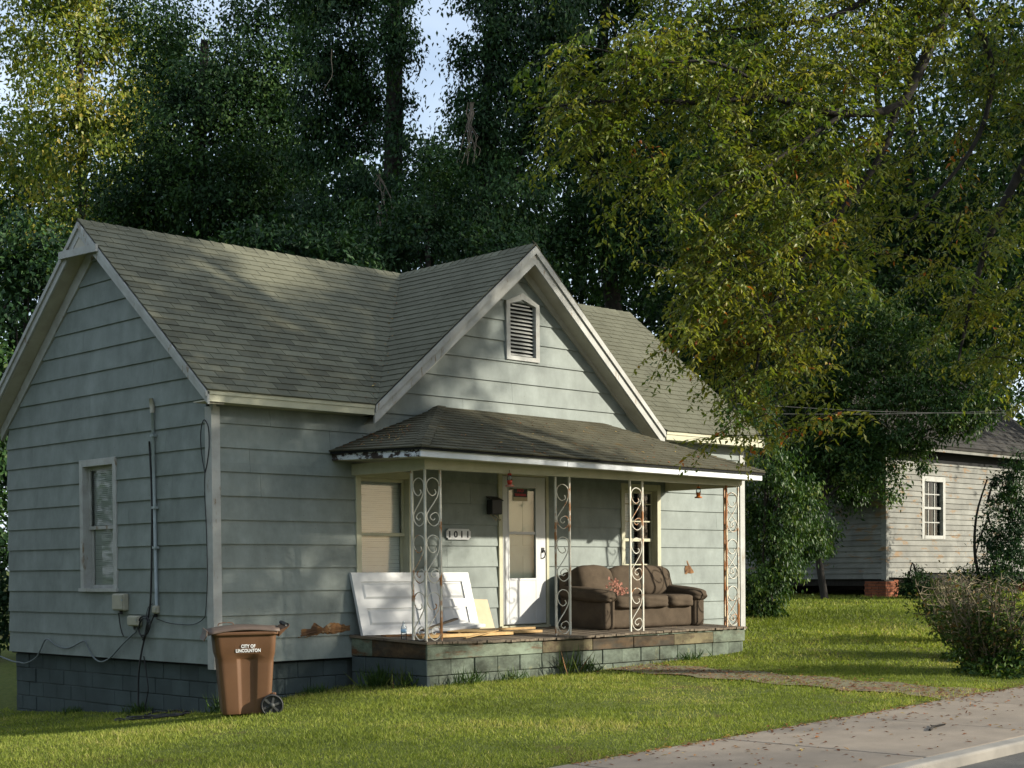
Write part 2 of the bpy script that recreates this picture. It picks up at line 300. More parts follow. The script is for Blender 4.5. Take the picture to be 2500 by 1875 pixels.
# ---------------------------------------------------------------- house
L, W2, ZR, ZE = 10.346, 2.654, 6.161, 3.698
OH, OE, XC, OC = .278, .313, 5.226, .297
SM = (ZR - ZE) / (W2 + OE); GL, GR = 2.273, 8.052; SC = (ZR - ZE) / (XC - GL); XR = 10.60
house = empty('house', (L / 2, W2, 0), 'single storey blue grey clapboard house with front porch and two gables', 'house')
EXP = .29; ZB = .44
def lap_wall(parent, u0, u1, z0, z1, exp, openings, mp, mt, joints=True, t0=.027, t1=.006, name='siding_board', breaks=()):
    k = 0
    while z0 + k * exp < z1 - 1e-3:
        za, zb = z0 + k * exp, min(z0 + (k + 1) * exp, z1)
        cuts = sorted({za, zb} | {z for o in openings for z in (o[2], o[3]) if za + 1e-3 < z < zb - 1e-3} | {z for z in breaks if za + 1e-3 < z < zb - 1e-3})
        jt = random.uniform(0, 3.4)
        for a, b in zip(cuts[:-1], cuts[1:]):
            zm = (a + b) / 2
            segs = [(None, None)]
            cutx = sorted((o[0], o[1]) for o in openings if o[2] < zm < o[3])
            lo, segs = None, []
            for c0, c1 in cutx: segs.append((lo, c0)); lo = c1
            segs.append((lo, None))
            for s0, s1 in segs:
                ua, ub = (u0(a), u0(b)) if s0 is None else (s0, s0)
                va, vb = (u1(a), u1(b)) if s1 is None else (s1, s1)
                if va - ua < .02 and vb - ub < .02: continue
                xs = [None] + ([x for x in np.arange(jt - 3.5, 40, 3.5) if max(ua, ub) + .25 < x < min(va, vb) - .25] if joints else []) + [None]
                for x0, x1 in zip(xs[:-1], xs[1:]):
                    A = ua if x0 is None else x0 + .0015; B = ub if x0 is None else x0 + .0015
                    C = va if x1 is None else x1 - .0015; D = vb if x1 is None else x1 - .0015
                    ta = t0 + (t1 - t0) * (a - za) / exp + .012; tb = t0 + (t1 - t0) * (b - za) / exp + .012
                    q = MB(); wv = [random.uniform(-.0015, .0015) for _ in range(4)]
                    q.add([mp(A, a + wv[0], ta), mp(C, a + wv[1], ta), mp(D, b, tb), mp(B, b, tb), mp(A, a, 0), mp(C, a, 0), mp(D, b, 0), mp(B, b, 0)],
                          [(0, 1, 2, 3), (7, 6, 5, 4), (4, 5, 1, 0), (3, 2, 6, 7), (0, 3, 7, 4), (1, 5, 6, 2)])
                    q.build(name, mt, parent)
        k += 1
fr = lambda u, z, t: (u, -t, z)          # front wall: u = x, thickness to -Y
lf = lambda u, z, t: (-t, u, z)          # left wall: u = y, thickness to -X
WL = (2.143, 3.122, 1.08, 2.865); WR = (7.297, 8.226, 1.08, 2.865); DR = (4.69, 5.70, .70, 2.93); VT = (4.868, 5.532, 4.535, 5.36)
WS = (2.19, 3.143, 1.307, 3.065)
fw = empty('wall', (L / 2, 0, ZB), parent=None); fw.parent = house; fw.location = Vector((L / 2, 0, ZB)) - house.location
lw = empty('wall', (0, W2, ZB)); lw.parent = house; lw.location = Vector((0, W2, ZB)) - house.location
ZS = 3.56
glo = lambda z: max(2.45, XC - (5.795 - z) / SC) if z > ZS + .001 else 0.
ghi = lambda z: min(L - 2.2, XC + (5.795 - z) / SC) if z > ZS + .001 else L
lap_wall(fw, lambda z: .045, lambda z: L - .045, ZB, ZS, EXP, [WL, WR, DR], fr, M['siding'])
nrow = ZB + EXP * math.floor((ZS - ZB) / EXP)
gA = lambda z: max(XC - (5.795 - z) / SC, 2.40); gB = lambda z: min(XC + (5.795 - z) / SC, 8.05)
lap_wall(fw, lambda z: gA(z), lambda z: gB(z), nrow + EXP, 5.76, EXP, [VT], fr, M['siding'])
# the strip of the course cut by the eave line
q = MB()
for x0, x1 in ((gA(3.6), 4.4), (4.403, gB(3.6))):
    a, b = ZS + .001, nrow + EXP; ta = .027 - .021 * (a - nrow) / EXP + .012
    A = x0 if x0 < 3 else x0; q.add([fr(A, a, ta), fr(x1, a, ta), fr(x1 if x1 < 5 else gB(b), b, .018), fr(gA(b) if x0 < 3 else x0, b, .018)], [(0, 1, 2, 3)])
q.build('siding_board', M['siding'], fw)
lap_wall(lw, lambda z: max(.045, W2 - (5.74 - z) / SM), lambda z: min(2 * W2 - .045, W2 + (5.74 - z) / SM), ZB, 5.70, EXP, [WS], lf, M['siding'])
# closed back of the walls (sheathing)
q = MB(); q.box(.03, L - .03, .012, .09, ZB - .02, ZS + .1); q.prism([(gA(3.5), .012, 3.66), (gB(3.5), .012, 3.66), (XC, .012, 5.78)], (0, 0, 0), (0, .07, 0))
shb = q
def holed(x0, x1, z0, z1, holes, mp, th, mt, parent, name):
    q = MB(); cz = sorted({z0, z1} | {z for h in holes for z in h[2:]})
    for a, b in zip(cz[:-1], cz[1:]):
        cur = x0
        for h in sorted(holes):
            if h[2] < (a + b) / 2 < h[3]:
                q.prism([mp(cur, a, -.012), mp(h[0], a, -.012), mp(h[0], b, -.012), mp(cur, b, -.012)], mp(0, 0, 0), mp(0, 0, -th)); cur = h[1]
        q.prism([mp(cur, a, -.012), mp(x1, a, -.012), mp(x1, b, -.012), mp(cur, b, -.012)], mp(0, 0, 0), mp(0, 0, -th))
    return q.build(name, mt, parent)
holed(.03, L - .03, ZB - .02, ZS + .1, [WL, WR, DR], fr, .07, M['dark'], fw, 'sheathing')
q = MB(); q.prism([(gA(3.7), .012, 3.67), (gB(3.7), .012, 3.67), (XC, .012, 5.78)], (0, 0, 0), (0, .07, 0)); q.build('sheathing', M['dark'], fw)
holed(.03, 2 * W2 - .03, ZB - .02, 3.5, [WS], lf, .07, M['dark'], lw, 'sheathing')
q = MB(); q.prism([(.012, .2, 3.5), (.012, 2 * W2 - .2, 3.5), (.012, W2, 5.72)], (0, 0, 0), (.07, 0, 0)); q.build('sheathing', M['dark'], lw)
q = MB(); q.box(.05, L - .05, 2 * W2 - .05, 2 * W2, ZB, 3.6); q.box(L - .06, L, .06, 2 * W2 - .06, ZB, 3.5); q.prism([(L - .06, .1, 3.5), (L - .06, 2 * W2 - .1, 3.5), (L - .06, W2, 5.7)], (0, 0, 0), (.06, 0, 0))
q.build('rear_wall', M['siding'], house)
q = MB(); q.box(.12, L - .1, .12, 2 * W2 - .1, .50, .56); q.box(.12, L - .1, 2.2, 2.28, .56, 3.4); q.build('interior', M['dark'], house)
# corner boards
q = MB(); q.box(-.045, .075, -.05, -.003, ZB - .06, 3.53); q.box(-.045, -.003, -.003, .09, ZB - .06, 3.53); q.build('corner_board', M['trim'], house)
q = MB(); q.box(L - .085, L + .04, -.05, -.003, ZB - .04, 3.53); q.box(L + .001, L + .04, -.003, .09, ZB - .04, 3.53); q.build('corner_board', M['trim'], house)
# --- windows
def window(name, rect, mp, trim, midz, blinds=None, curtains=None, deep=.10, cw=.085, muntins=()):
    u0, u1, z0, z1 = rect
    w = empty(name, Vector(mp((u0 + u1) / 2, z0, 0))); w.parent = house; w.location = w.location - house.location
    q = MB()
    P = lambda a, b, c, d, t0, t1: q.prism([mp(a, c, t0), mp(b, c, t0), mp(b, d, t0), mp(a, d, t0)], mp(0, 0, 0), mp(0, 0, t1 - t0))
    P(u0, u0 + cw, z0 + .04, z1, .0, .048); P(u1 - cw, u1, z0 + .04, z1, .0, .048); P(u0 + cw, u1 - cw, z1 - cw - .01, z1 - .002, .0, .046)
    P(u0 + cw - .012, u0 + cw, z0, z1 - .01, -deep - .02, 0); P(u1 - cw, u1 - cw + .012, z0, z1 - .01, -deep - .02, 0); P(u0 + cw, u1 - cw, z1 - cw - .01, z1 - cw + .005, -deep - .02, -.001)
    bevel(q.build('frame', trim, w), .004, 1)
    q = MB(); P(u0 - .02, u1 + .02, z0, z0 + .045, -deep, .07); q.build('sill', trim, w)
    a, b = u0 + cw, u1 - cw
    for nm, za, zb, d in (('sash', midz - .03, z1 - cw - .012, -.045), ('sash', z0 + .046, midz + .012, -.08)):
        q = MB(); s_ = .045
        P(a + .002, a + s_, za, zb, d - .03, d); P(b - s_, b - .002, za, zb, d - .03, d); P(a + s_, b - s_, za, za + s_, d - .03, d); P(a + s_, b - s_, zb - s_, zb, d - .03, d)
        for mz in muntins:
            if za < mz < zb: P(a + s_, b - s_, mz - .009, mz + .009, d - .022, d - .004)
        so_ = q.build(nm, trim, w)
        q = MB(); q.add([mp(a + s_ - .004, za + s_ - .004, d - .015), mp(b - s_ + .004, za + s_ - .004, d - .015), mp(b - s_ + .004, zb - s_ + .004, d - .015), mp(a + s_ - .004, zb - s_ + .004, d - .015)], [(0, 1, 2, 3) if mp is fr else (3, 2, 1, 0)])
        q.build('pane', M['glass'], w)
    q = MB()
    if blinds:
        x0, x1, sag = blinds; z = z1 - cw - .06
        q.prism([mp(x0, z, -.115), mp(x1, z, -.115), mp(x1, z + .035, -.115), mp(x0, z + .035, -.115)], mp(0, 0, 0), mp(0, 0, -.03))
        i = 0
        while z > z0 + .07:
            dz = random.uniform(-.0008, .0008) + sag * math.sin(i * .23) * .25; n_ = 5; pts = []
            for j in range(n_ + 1):
                u = x0 + (x1 - x0) * j / n_; s = dz * math.sin(j * 1.2 + i * .05) * 2 + random.uniform(-.0005, .0005)
                pts.append((mp(u, z + s + .0135, -.120), mp(u, z + s - .0125, -.104)))
            q.add([p for pr in pts for p in pr], [(2 * j, 2 * j + 1, 2 * j + 3, 2 * j + 2) for j in range(n_)]); z -= .0265; i += 1
        so_ = q.build('blind_slats', M['blind'], w); so_['kind'] = 'stuff'
    if curtains:
        q = MB()
        for x0, x1 in curtains:
            n_ = 26; vs = []
            for j in range(n_ + 1):
                u = x0 + (x1 - x0) * j / n_; d = -.20 + .018 * math.sin(j * 1.15)
                vs += [mp(u, z0 + .02, d), mp(u, z1 - .05, d)]
            q.add(vs, [(2 * j, 2 * j + 2, 2 * j + 3, 2 * j + 1) for j in range(n_)], True)
        q.build('curtain', M['curtain'], w)
    q = MB(); q.add([mp(u0, z0, -.6), mp(u1, z0, -.6), mp(u1, z1, -.6), mp(u0, z1, -.6)], [(0, 1, 2, 3)]); q.build('room_shade', M['dark'], w)
    return w
window('window', WS, lf, M['trim'], 2.165, blinds=(2.26, 3.07, .010))
window('window', WL, fr, M['cream'], 2.04, blinds=(2.215, 3.04, .002))
window('window', WR, fr, M['cream'], 2.01, blinds=(7.38, 7.76, .001), curtains=[(7.76, 7.83)], muntins=(2.56, 2.29, 1.62))
# --- gable vent
vt = empty('vent', (5.2, 0, 4.535)); vt.parent = house; vt.location = Vector((5.2, 0, 4.535)) - house.location
q = MB(); a, b, z0, z1, za = VT[0], VT[1], VT[2], 5.36, 5.50; w_ = .075; xm = (a + b) / 2
pts_o = [(a, z0), (b, z0), (b, z1), (xm, za), (a, z1)]; pts_i = [(a + w_, z0 + w_ * .8), (b - w_, z0 + w_ * .8), (b - w_, z1 - .035), (xm, za - .095), (a + w_, z1 - .035)]
vs = [fr(u, z, .062) for u, z in pts_o] + [fr(u, z, .062) for u, z in pts_i] + [fr(u, z, .0) for u, z in pts_o] + [fr(u, z, -.06) for u, z in pts_i]
q.add(vs, [(i, (i + 1) % 5, 5 + (i + 1) % 5, 5 + i) for i in range(5)] + [(10 + i, 10 + (i + 1) % 5, (i + 1) % 5, i) for i in range(5)] + [(5 + i, 5 + (i + 1) % 5, 15 + (i + 1) % 5, 15 + i) for i in range(5)])
q.build('vent_frame', M['trim'], vt)
q = MB(); q.add([fr(u, z, -.058) for u, z in pts_i], [tuple(range(5))]); q.build('vent_screen', M['dark'], vt)
z = z0 + .075
while z < za - .15:
    top = z1 - .035; hw = (b - a) / 2 - w_ - .004
    if z + .03 > top: hw *= max(.12, 1 - (z + .03 - top) / (za - .095 - top))
    q = MB(); q.prism([fr(xm - hw, z, .02), fr(xm + hw, z + random.uniform(-.003, .003), .02), fr(xm + hw, z + .012, .02), fr(xm - hw, z + .012, .02)], (0, 0, 0), (0, .055, .034)); q.build('slat', M['trim'], vt); z += .0545
# --- foundation
fd = empty('foundation', (L / 2, W2, -.5)); fd.parent = house; fd.location = Vector((L / 2, W2, -.5)) - house.location
q = MB(); q.box(.075, L - .08, .075, .2, -.75, ZB - .03); q.box(.075, .2, .2, 2 * W2 - .05, -.75, ZB - .03); q.box(.2, L - .2, 2 * W2 - .2, 2 * W2 - .06, -.75, ZB - .03); q.box(L - .2, L - .08, .2, 2 * W2 - .2, -.5, ZB - .03); q.build('mortar_bed', M['mortar'], fd)
blocks = {}
def block(mp, u, z, w, h, t, mt, parent, d=.05):
    q = MB(); j = random.uniform(-.004, .006); t = t + j
    q.prism([mp(u + .0035, z + .0035, t), mp(u + w - .0035, z + .0035, t), mp(u + w - .0035, z + h - .0035, t), mp(u + .0035, z + h - .0035, t)], mp(0, 0, 0), mp(0, 0, -d))
    bevel(q.build('block', mt, parent), .006, 1)
for r_ in range(6):
    z = ZB - .03 - .2 * (r_ + 1); o = (r_ % 2) * .2
    u = .06
    while u < 2 * W2 - .1:
        w = min(.4 - (o if u == .06 else 0), 2 * W2 - .06 - u)
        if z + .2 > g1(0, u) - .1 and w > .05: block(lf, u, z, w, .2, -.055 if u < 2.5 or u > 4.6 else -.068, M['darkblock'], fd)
        u += .4 - (o if u == .06 else 0)
    u = .06
    while u < 2.05:
        w = min(.4 - (o if u == .06 else 0), 2.05 - u)
        if z + .2 > g1(u, 0) - .15 and w > .05: block(fr, u, z, w, .2, -.055, M['darkblock'], fd)
        u += .4 - (o if u == .06 else 0)
# --- roof
roof = empty('roof', (L / 2, W2, ZE)); roof.parent = house; roof.location = Vector((L / 2, W2, ZE)) - house.location
def clip(poly, n, c):          # keep n.p <= c, 2D
    out = []
    for i in range(len(poly)):
        p, q = poly[i], poly[(i + 1) % len(poly)]; a = n[0] * p[0] + n[1] * p[1] - c; b = n[0] * q[0] + n[1] * q[1] - c
        if a <= 0: out.append(p)
        if a * b < 0: s = a / (a - b); out.append((p[0] + s * (q[0] - p[0]), p[1] + s * (q[1] - p[1])))
    return out
def shingles(org, ux, uy, length, slope, clips, exp, tabw, store, th=.011):
    """org lower corner; ux along eave, uy up the slope (unit vectors); clips 2D half planes"""
    nrm = Vector(ux).cross(Vector(uy)).normalized(); ux, uy, org = Vector(ux), Vector(uy), Vector(org)
    r_ = 0; v = -.02
    while v < slope - .02:
        off = (r_ % 2) * tabw / 2 + random.uniform(-.01, .01); u = -off - tabw
        while u < length:
            poly = [(u + .004, v + random.uniform(-.003, .003)), (u + tabw - .004, v + random.uniform(-.003, .003)), (u + tabw - .004, v + exp + .02), (u + .004, v + exp + .02)]
            poly = clip(clip(clip(poly, (1, 0), length), (-1, 0), 0), (0, 1), slope)
            for n, c in clips:
                if len(poly) > 2: poly = clip(poly, n, c)
            if len(poly) > 2:
                xs_ = [p[0] for p in poly]; ys_ = [p[1] for p in poly]
                if (max(xs_) - min(xs_)) > .015 and (max(ys_) - min(ys_)) > .015:
                    lift = random.uniform(0, .004)
                    top = []; bot = []
                    for p in poly:
                        k = max(0, min(1, (p[1] - v) / exp)); base = org + ux * p[0] + uy * p[1]
                        top.append(base + nrm * (th + lift - (th - .001 + lift) * k)); bot.append(base - nrm * .004)
                    m = len(poly); cen = org + ux * (sum(xs_) / m) + uy * (sum(ys_) / m)
                    store.append((cen, top + bot, [tuple(range(m))] + [(m + i, m + (i + 1) % m, (i + 1) % m, i) for i in range(m)]))
            u += tabw
        v += exp; r_ += 1
    return store
slm = math.hypot(W2 + OE, ZR - ZE); slc = math.hypot(XC - GL, ZR - ZE)
uyM = Vector((0, W2 + OE, ZR - ZE)) / slm
st_main, st_rest, st_porch = [], [], []
kx = (XC - GL) / slm           # valley: x = GL + kx*v (from the eave)
off = -OH
shingles((off, -OE, ZE), (1, 0, 0), uyM, XC - off, slm, [((1, -kx), GL - off)], .1403, .305, st_main)
shingles((5.226, -OE, ZE), (1, 0, 0), uyM, XR - 5.226, slm, [((-1, -kx), -(GR - 5.226))], .1403, .305, st_rest)
uyL = Vector((XC - GL, 0, ZR - ZE)) / slc; ky = (W2 + OE) / slc
# left slope of the cross gable: along -Y direction as eave axis (from back to front)
shingles((GL, W2, ZE), (0, -1, 0), uyL, W2 + OC, slc, [((-1, -ky), -(W2 + OE))], .1403, .305, st_rest)
uyR = Vector((-(GR - XC), 0, ZR - ZE)).normalized()
shingles((GR, -OC, ZE), (0, 1, 0), uyR, W2 + OC, slc, [((1, ky), W2 + OC + .0)], .28, .61, st_rest)
C0 = Vector((-10.25, -15.63, 1.5))
def emit(store, keep, mt, parent, restname):
    store.sort(key=lambda s: (s[0] - C0).length)
    for cen, vs, fs in store[:keep]:
        q = MB(); q.add(vs, fs); q.build('shingle', mt, parent)
    q = MB()
    for cen, vs, fs in store[keep:]: q.add(vs, fs)
    if q.v: o = q.build(restname, mt, parent); o['kind'] = 'stuff'
# roof decks under the shingles
q = MB()
def deck(pts, d=(0, 0, -.05)): q.prism([Vector(p) + Vector((0, 0, -.012)) for p in pts], (0, 0, 0), d)
deck([(-OH + .01, -OE + .01, ZE), (GL, -OE + .01, ZE), (XC, W2, ZR), (-OH + .01, W2, ZR)])
deck([(XC, W2, ZR), (GR, -OE + .01, ZE), (XR - .01, -OE + .01, ZE), (XR - .01, W2, ZR)])
deck([(GL, -OC + .01, ZE), (XC, -OC + .01, ZR), (XC, W2, ZR)]); deck([(XC, W2, ZR), (XC, -OC + .01, ZR), (GR, -OC + .01, ZE)])
q.build('roof_deck', M['dark'], roof)
q = MB(); q.prism([(-OH, W2, ZR), (XR, W2, ZR), (XR, 2 * W2 + OE, ZE), (-OH, 2 * W2 + OE, ZE)], (0, 0, 0), (0, 0, -.06)); q.build('rear_slope', M['shingle'], roof)
def caps(p0, p1, d1, d2, n, mt, parent):
    p0, p1 = Vector(p0), Vector(p1); d1, d2 = Vector(d1).normalized(), Vector(d2).normalized(); st = (p1 - p0) / n
    for i in range(n):
        a = p0 + st * i; b = a + st * 1.12; q = MB(); up = Vector((0, 0, .016)); lo = Vector((0, 0, .009)); w = .13; j = random.uniform(-.006, .006)
        P = [a + d1 * (w + j) + up * .9, a + up * 1.3, a + d2 * (w - j) + up * .9, b + d1 * w + lo * .7, b + lo, b + d2 * w + lo * .7]
        B = [p - Vector((0, 0, .012)) for p in P]
        q.add(P + B, [(0, 1, 4, 3), (1, 2, 5, 4), (6, 7, 1, 0), (7, 8, 2, 1), (0, 3, 9, 6), (2, 8, 11, 5)]); q.build('ridge_cap', mt, parent)
dM = (0, -(W2 + OE), -(ZR - ZE)); dB = (0, W2 + OE, -(ZR - ZE))
caps((-OH, W2, ZR + .002), (XC, W2, ZR + .002), dM, dB, 30, M['shingle'], roof)
caps((XR, W2, ZR + .002), (XC, W2, ZR + .002), dM, dB, 28, M['shingle'], roof)
caps((XC, -OC, ZR + .006), (XC, W2, ZR + .006), (-(XC - GL), 0, -(ZR - ZE)), ((XC - GL), 0, -(ZR - ZE)), 17, M['shingle'], roof)
# rake boards, fascias, soffits of the main roofs
def rake(parent, x, apex_y, foot_y, zt, zb, h, th, mt, axis='x', name='rake_board', drop=.03):
    a = (apex_y, zt - drop); b = (foot_y, zb - drop)
    pts = [a, b, (b[0], b[1] - h), (a[0], a[1] - h * 1.25)]
    f = (lambda u, z, o: (x + o, u, z)) if axis == 'x' else (lambda u, z, o: (u, x + o, z))
    q = MB(); q.prism([f(u, z, 0) for u, z in pts], f(0, 0, 0), f(0, 0, th)); return q.build(name, mt, parent)
for fy, zz in ((-OE, ZE), (2 * W2 + OE, ZE)):
    rake(roof, -OH + .012, W2, fy, ZR, zz, .15, .03, M['trim']); rake(roof, -OH - .012, W2, fy, ZR + .004, zz + .004, .062, .022, M['trim'])
    rake(roof, XR - .04, W2, fy, ZR, zz, .15, .03, M['trim'])
    s_ = 1 if fy > W2 else -1
    q = MB(); d = (fy - W2); y1 = W2 + s_ * 2.72   # soffit and frieze of the left gable
    q.prism([(-OH + .045, W2 + s_ * .01, ZR - .19), (-OH + .045, y1 + s_ * .2, ZR - .19 - SM * 2.92), (-OH + .045, y1 + s_ * .2, ZR - .205 - SM * 2.92), (-OH + .045, W2 + s_ * .01, ZR - .205)], (0, 0, 0), (OH - .045, 0, 0)); q.build('soffit', M['soffit'], roof)
    rake(roof, -.05, W2 + s_ * .02, W2 + s_ * 2.75, ZR - .20, ZR - .20 - SM * 2.75, .17, .048, M['trim'], name='frieze_board')
q = MB(); q.bar((-OH - .03, 2.12, 5.715), (-OH - .03, 3.10, 5.755), .035, .095); q.build('tie_board', M['trim'], roof)
q = MB(); q.prism([(-OH + .02, 2.30, 5.80), (-OH + .02, 3.0, 5.80), (-OH + .02, W2, 6.02)], (0, 0, 0), (.03, 0, 0)); q.build('peak_panel', M['soffit'], roof)
for x0, x1 in ((-OH + .02, GL - .02), (GR + .02, XR - .012)):
    q = MB(); q.box(x0, x1, -OE + .012, -OE + .036, ZE - .145, ZE - .018); q.build('fascia_board', M['cream'], roof)
    q = MB(); q.box(x0, x1, -OE + .0, -OE + .034, ZE - .062, ZE - .016); q.build('drip_board', M['cream'], roof)
    q = MB(); q.box(x0, x1, -OE + .03, .0, ZE - .142, ZE - .128); q.build('soffit', M['soffit'], roof)
for fx in (GL, GR):
    rake(roof, -OC + .014, XC, fx, ZR, ZE - (.02), .20, .03, M['trim'], 'y'); rake(roof, -OC - .012, XC, fx, ZR + .004, ZE + .004, .085, .025, M['trim'], 'y')
    s_ = 1 if fx > XC else -1; e = XC + s_ * 2.60
    q = MB(); q.prism([(XC, -OC + .045, ZR - .26), (fx - s_ * .02, -OC + .045, ZE - .235), (fx - s_ * .02, -OC + .045, ZE - .25), (XC, -OC + .045, ZR - .275)], (0, 0, 0), (0, OC - .045, 0)); q.build('soffit', M['soffit'], roof)
    rake(roof, -.055, XC, XC + s_ * 2.72, ZR - .24, ZR - .24 - SC * 2.72, .115, .05, M['soffit'], 'y', 'frieze_board')

# ---------------------------------------------------------------- porch
pf = empty('porch_floor', (5.2, -.75, .6)); pf.parent = house; pf.location = Vector((5.2, -.75, .6)) - house.location
PX0, PX1, PD = 2.035, 8.415, 1.526
def fz(y): return .725 + .038 * y
n_ = 76; wp = (PX1 - PX0 + .03) / n_
for i in range(n_):
    a = PX0 - .02 + i * wp; e = -PD - .03 + random.uniform(-.012, .014); q = MB(); dz = random.uniform(-.004, .004); dip = -.018 * math.sin(math.pi * min(1, max(0, (a - 2.2) / 4)))
    q.add([(a + .002, e, fz(e) + dz + dip), (a + wp - .002, e, fz(e) + dz + dip), (a + wp - .002, -.03, fz(0) + dz), (a + .002, -.03, fz(0) + dz)] + [(a + .002, e, fz(e) + dz + dip - .028), (a + wp - .002, e, fz(e) + dz + dip - .028), (a + wp - .002, -.03, fz(0) - .03), (a + .002, -.03, fz(0) - .03)],
          [(0, 1, 2, 3), (4, 5, 1, 0), (5, 6, 2, 1), (7, 4, 0, 3), (7, 6, 5, 4)])
    q.build('plank', M['deck'], pf)
pb = empty('porch_base', (5.2, -.75, 0)); pb.parent = house; pb.location = Vector((5.2, -.75, 0)) - house.location
def band(x0, x1, z0, z1, mt, y=-PD): q = MB(); q.box(x0, x1, y, y + .035, z0, z1); bevel(q.build('band_board', mt, pb), .004, 1)
band(PX0 + .01, 4.05, .452, .606, M['band']); band(4.054, 5.02, .455, .60, M['barewood']); band(5.03, 5.86, .452, .60, M['rotband']); band(5.875, 6.75, .455, .60, M['rotband']); band(6.752, 7.65, .455, .605, M['barewood']); band(7.652, PX1, .452, .612, M['band'])
q = MB(); q.box(PX0 + .012, PX1 - .01, -PD + .006, -PD + .03, .612, .640); q.build('nosing', M['band'], pb)
for y0, y1, mt in ((-PD + .036, -.98, M['rotband']), (-.976, -.46, M['rotband']), (-.456, -.04, M['band'])):
    q = MB(); q.box(PX0 + .008, PX0 + .04, y0, y1, .462, .66 + .03 * 1); bevel(q.build('band_board', mt, pb), .004, 1)
q = MB(); q.box(PX1 - .04, PX1 - .005, -PD + .04, -.04, .46, .64); q.build('band_board', M['band'], pb)
q = MB(); q.box(PX0 + .06, PX1 - .06, -PD + .07, -.1, -.25, .46); q.build('mortar_bed', M['mortar'], pb)
fp = lambda u, z, t: (u, -PD - t, z); lp = lambda u, z, t: (PX0 - t, u, z); rp = lambda u, z, t: (PX1 + t, u, z)
for r_ in range(3):
    z = .450 - .2 * (r_ + 1); o = (r_ % 2) * .2; u = PX0 + .02; first = True
    while u < PX1 - .03:
        w = min((.4 - o) if first else .4, PX1 - .02 - u); first = False
        if z + .2 > g1(u, -1.6) - .12: block(fp, u, z + random.uniform(-.004, .004), w, .2, -.02 - random.uniform(0, .012), M['block'], pb)
        u += w
    u = -PD + .02; first = True
    while u < -.05:
        w = min((.4 - o) if first else .4, -.03 - u); first = False
        if z + .2 > g1(PX0, u) - .1:
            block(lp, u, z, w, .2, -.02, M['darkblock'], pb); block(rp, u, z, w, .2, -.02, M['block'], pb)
        u += w
# porch roof
pr_ = empty('porch_roof', (5.2, -.9, 3)); pr_.parent = house; pr_.location = Vector((5.2, -.9, 3)) - house.location
EFL, EFR = Vector((1.715, -1.826, 3.03)), Vector((8.53, -1.826, 2.985)); TL, TR = Vector((3.591, -.03, 3.775)), Vector((6.894, -.03, 3.735)); BL, BR = Vector((1.735, -.03, 3.085)), Vector((8.70, -.03, 3.04))
def slope(p0, p1, t1, t0, exp, tab, store):
    """quad p0 p1 (eave) t1 t0 (top); shingled by its own axes"""
    ux = (p1 - p0).normalized(); n = ux.cross(t0 - p0).normalized(); uy = n.cross(ux)
    P = [((p - p0).dot(ux), (p - p0).dot(uy)) for p in (p0, p1, t1, t0)]
    cl = []
    for i in range(1, 4):
        a, b = P[i], P[(i + 1) % 4]; d = (b[0] - a[0], b[1] - a[1]); n2 = (d[1], -d[0]); l = math.hypot(*n2)
        if l > 1e-6: cl.append(((n2[0] / l, n2[1] / l), (n2[0] * a[0] + n2[1] * a[1]) / l))
    shingles(p0, ux, uy, P[1][0], max(P[2][1], P[3][1]), cl, exp, tab, store, .010)
slope(EFL, EFR, TR, TL, .118, .31, st_porch); slope(BL, EFL, TL, TL, .118, .31, st_porch); slope(EFR, BR, TR, TR, .24, .6, st_porch)
emit(st_main + [], 170, M['shingle'], roof, 'shingles'); emit(st_rest, 0, M['shingle'], roof, 'shingles'); emit(st_porch, 125, M['oldshingle'], pr_, 'shingles')
q = MB(); dn = Vector((0, 0, -.012))
for P in ((EFL, EFR, TR, TL), (BL, EFL, TL), (EFR, BR, TR)): q.prism([p + dn for p in P], (0, 0, 0), (0, 0, -.03))
q.build('roof_deck', M['dark'], pr_)
cx_ = lambda a, b, n: caps(a, b, (b - a).cross(Vector((0, 0, 1))) + Vector((0, 0, -.5)) * 0 , -(b - a).cross(Vector((0, 0, 1))), n, M['oldshingle'], pr_)
def hipcaps(a, b, s1, s2, n):
    caps(a + Vector((0, 0, .008)), b + Vector((0, 0, .008)), s1, s2, n, M['oldshingle'], pr_)
hipcaps(EFL, TL, (1, -.05, -.02), (0, 1, .03), 17); hipcaps(EFR, TR, (-1, -.05, -.02), (0, 1, .03), 17)
fb = .108
def fascia(a, b, mt, inset): 
    a = a + inset + Vector((0, 0, -.014)); b = b + inset + Vector((0, 0, -.014)); d = (b - a).normalized(); n = Vector((d.y, -d.x, 0)) * -.03
    q = MB(); q.prism([a, b, b + Vector((0, 0, -fb)), a + Vector((0, 0, -fb))], (0, 0, 0), n); bevel(q.build('fascia_board', mt, pr_), .004, 1)
I_ = Vector((.025, .03, 0)); J_ = Vector((-.025, .03, 0))
n_ = 3; A = EFL + I_; B = EFR + J_
cuts = [0, .375, .74, 1]
for i in range(3):
    a = A.lerp(B, cuts[i]); b = A.lerp(B, cuts[i + 1] - (.0006 if i < 2 else 0)); fascia(a, b, M['fascia'], Vector((0, 0, -.002 * i)))
fascia(BL + Vector((.03, 0, 0)), EFL + I_ + Vector((0, -.0, 0)) + Vector((.0, .002, 0)), M['rotfascia'], Vector((0, 0, 0)))
fascia(EFR + J_, BR + Vector((-.03, 0, 0)), M['fascia'], Vector((0, 0, 0)))
q = MB(); q.prism([EFL + Vector((.06, .06, -.1)), EFR + Vector((-.06, .06, -.1)), BR + Vector((-.06, -.01, -.1)), BL + Vector((.06, -.01, -.1))], (0, 0, 0), (0, 0, -.02)); q.build('ceiling', M['soffit'], pr_)
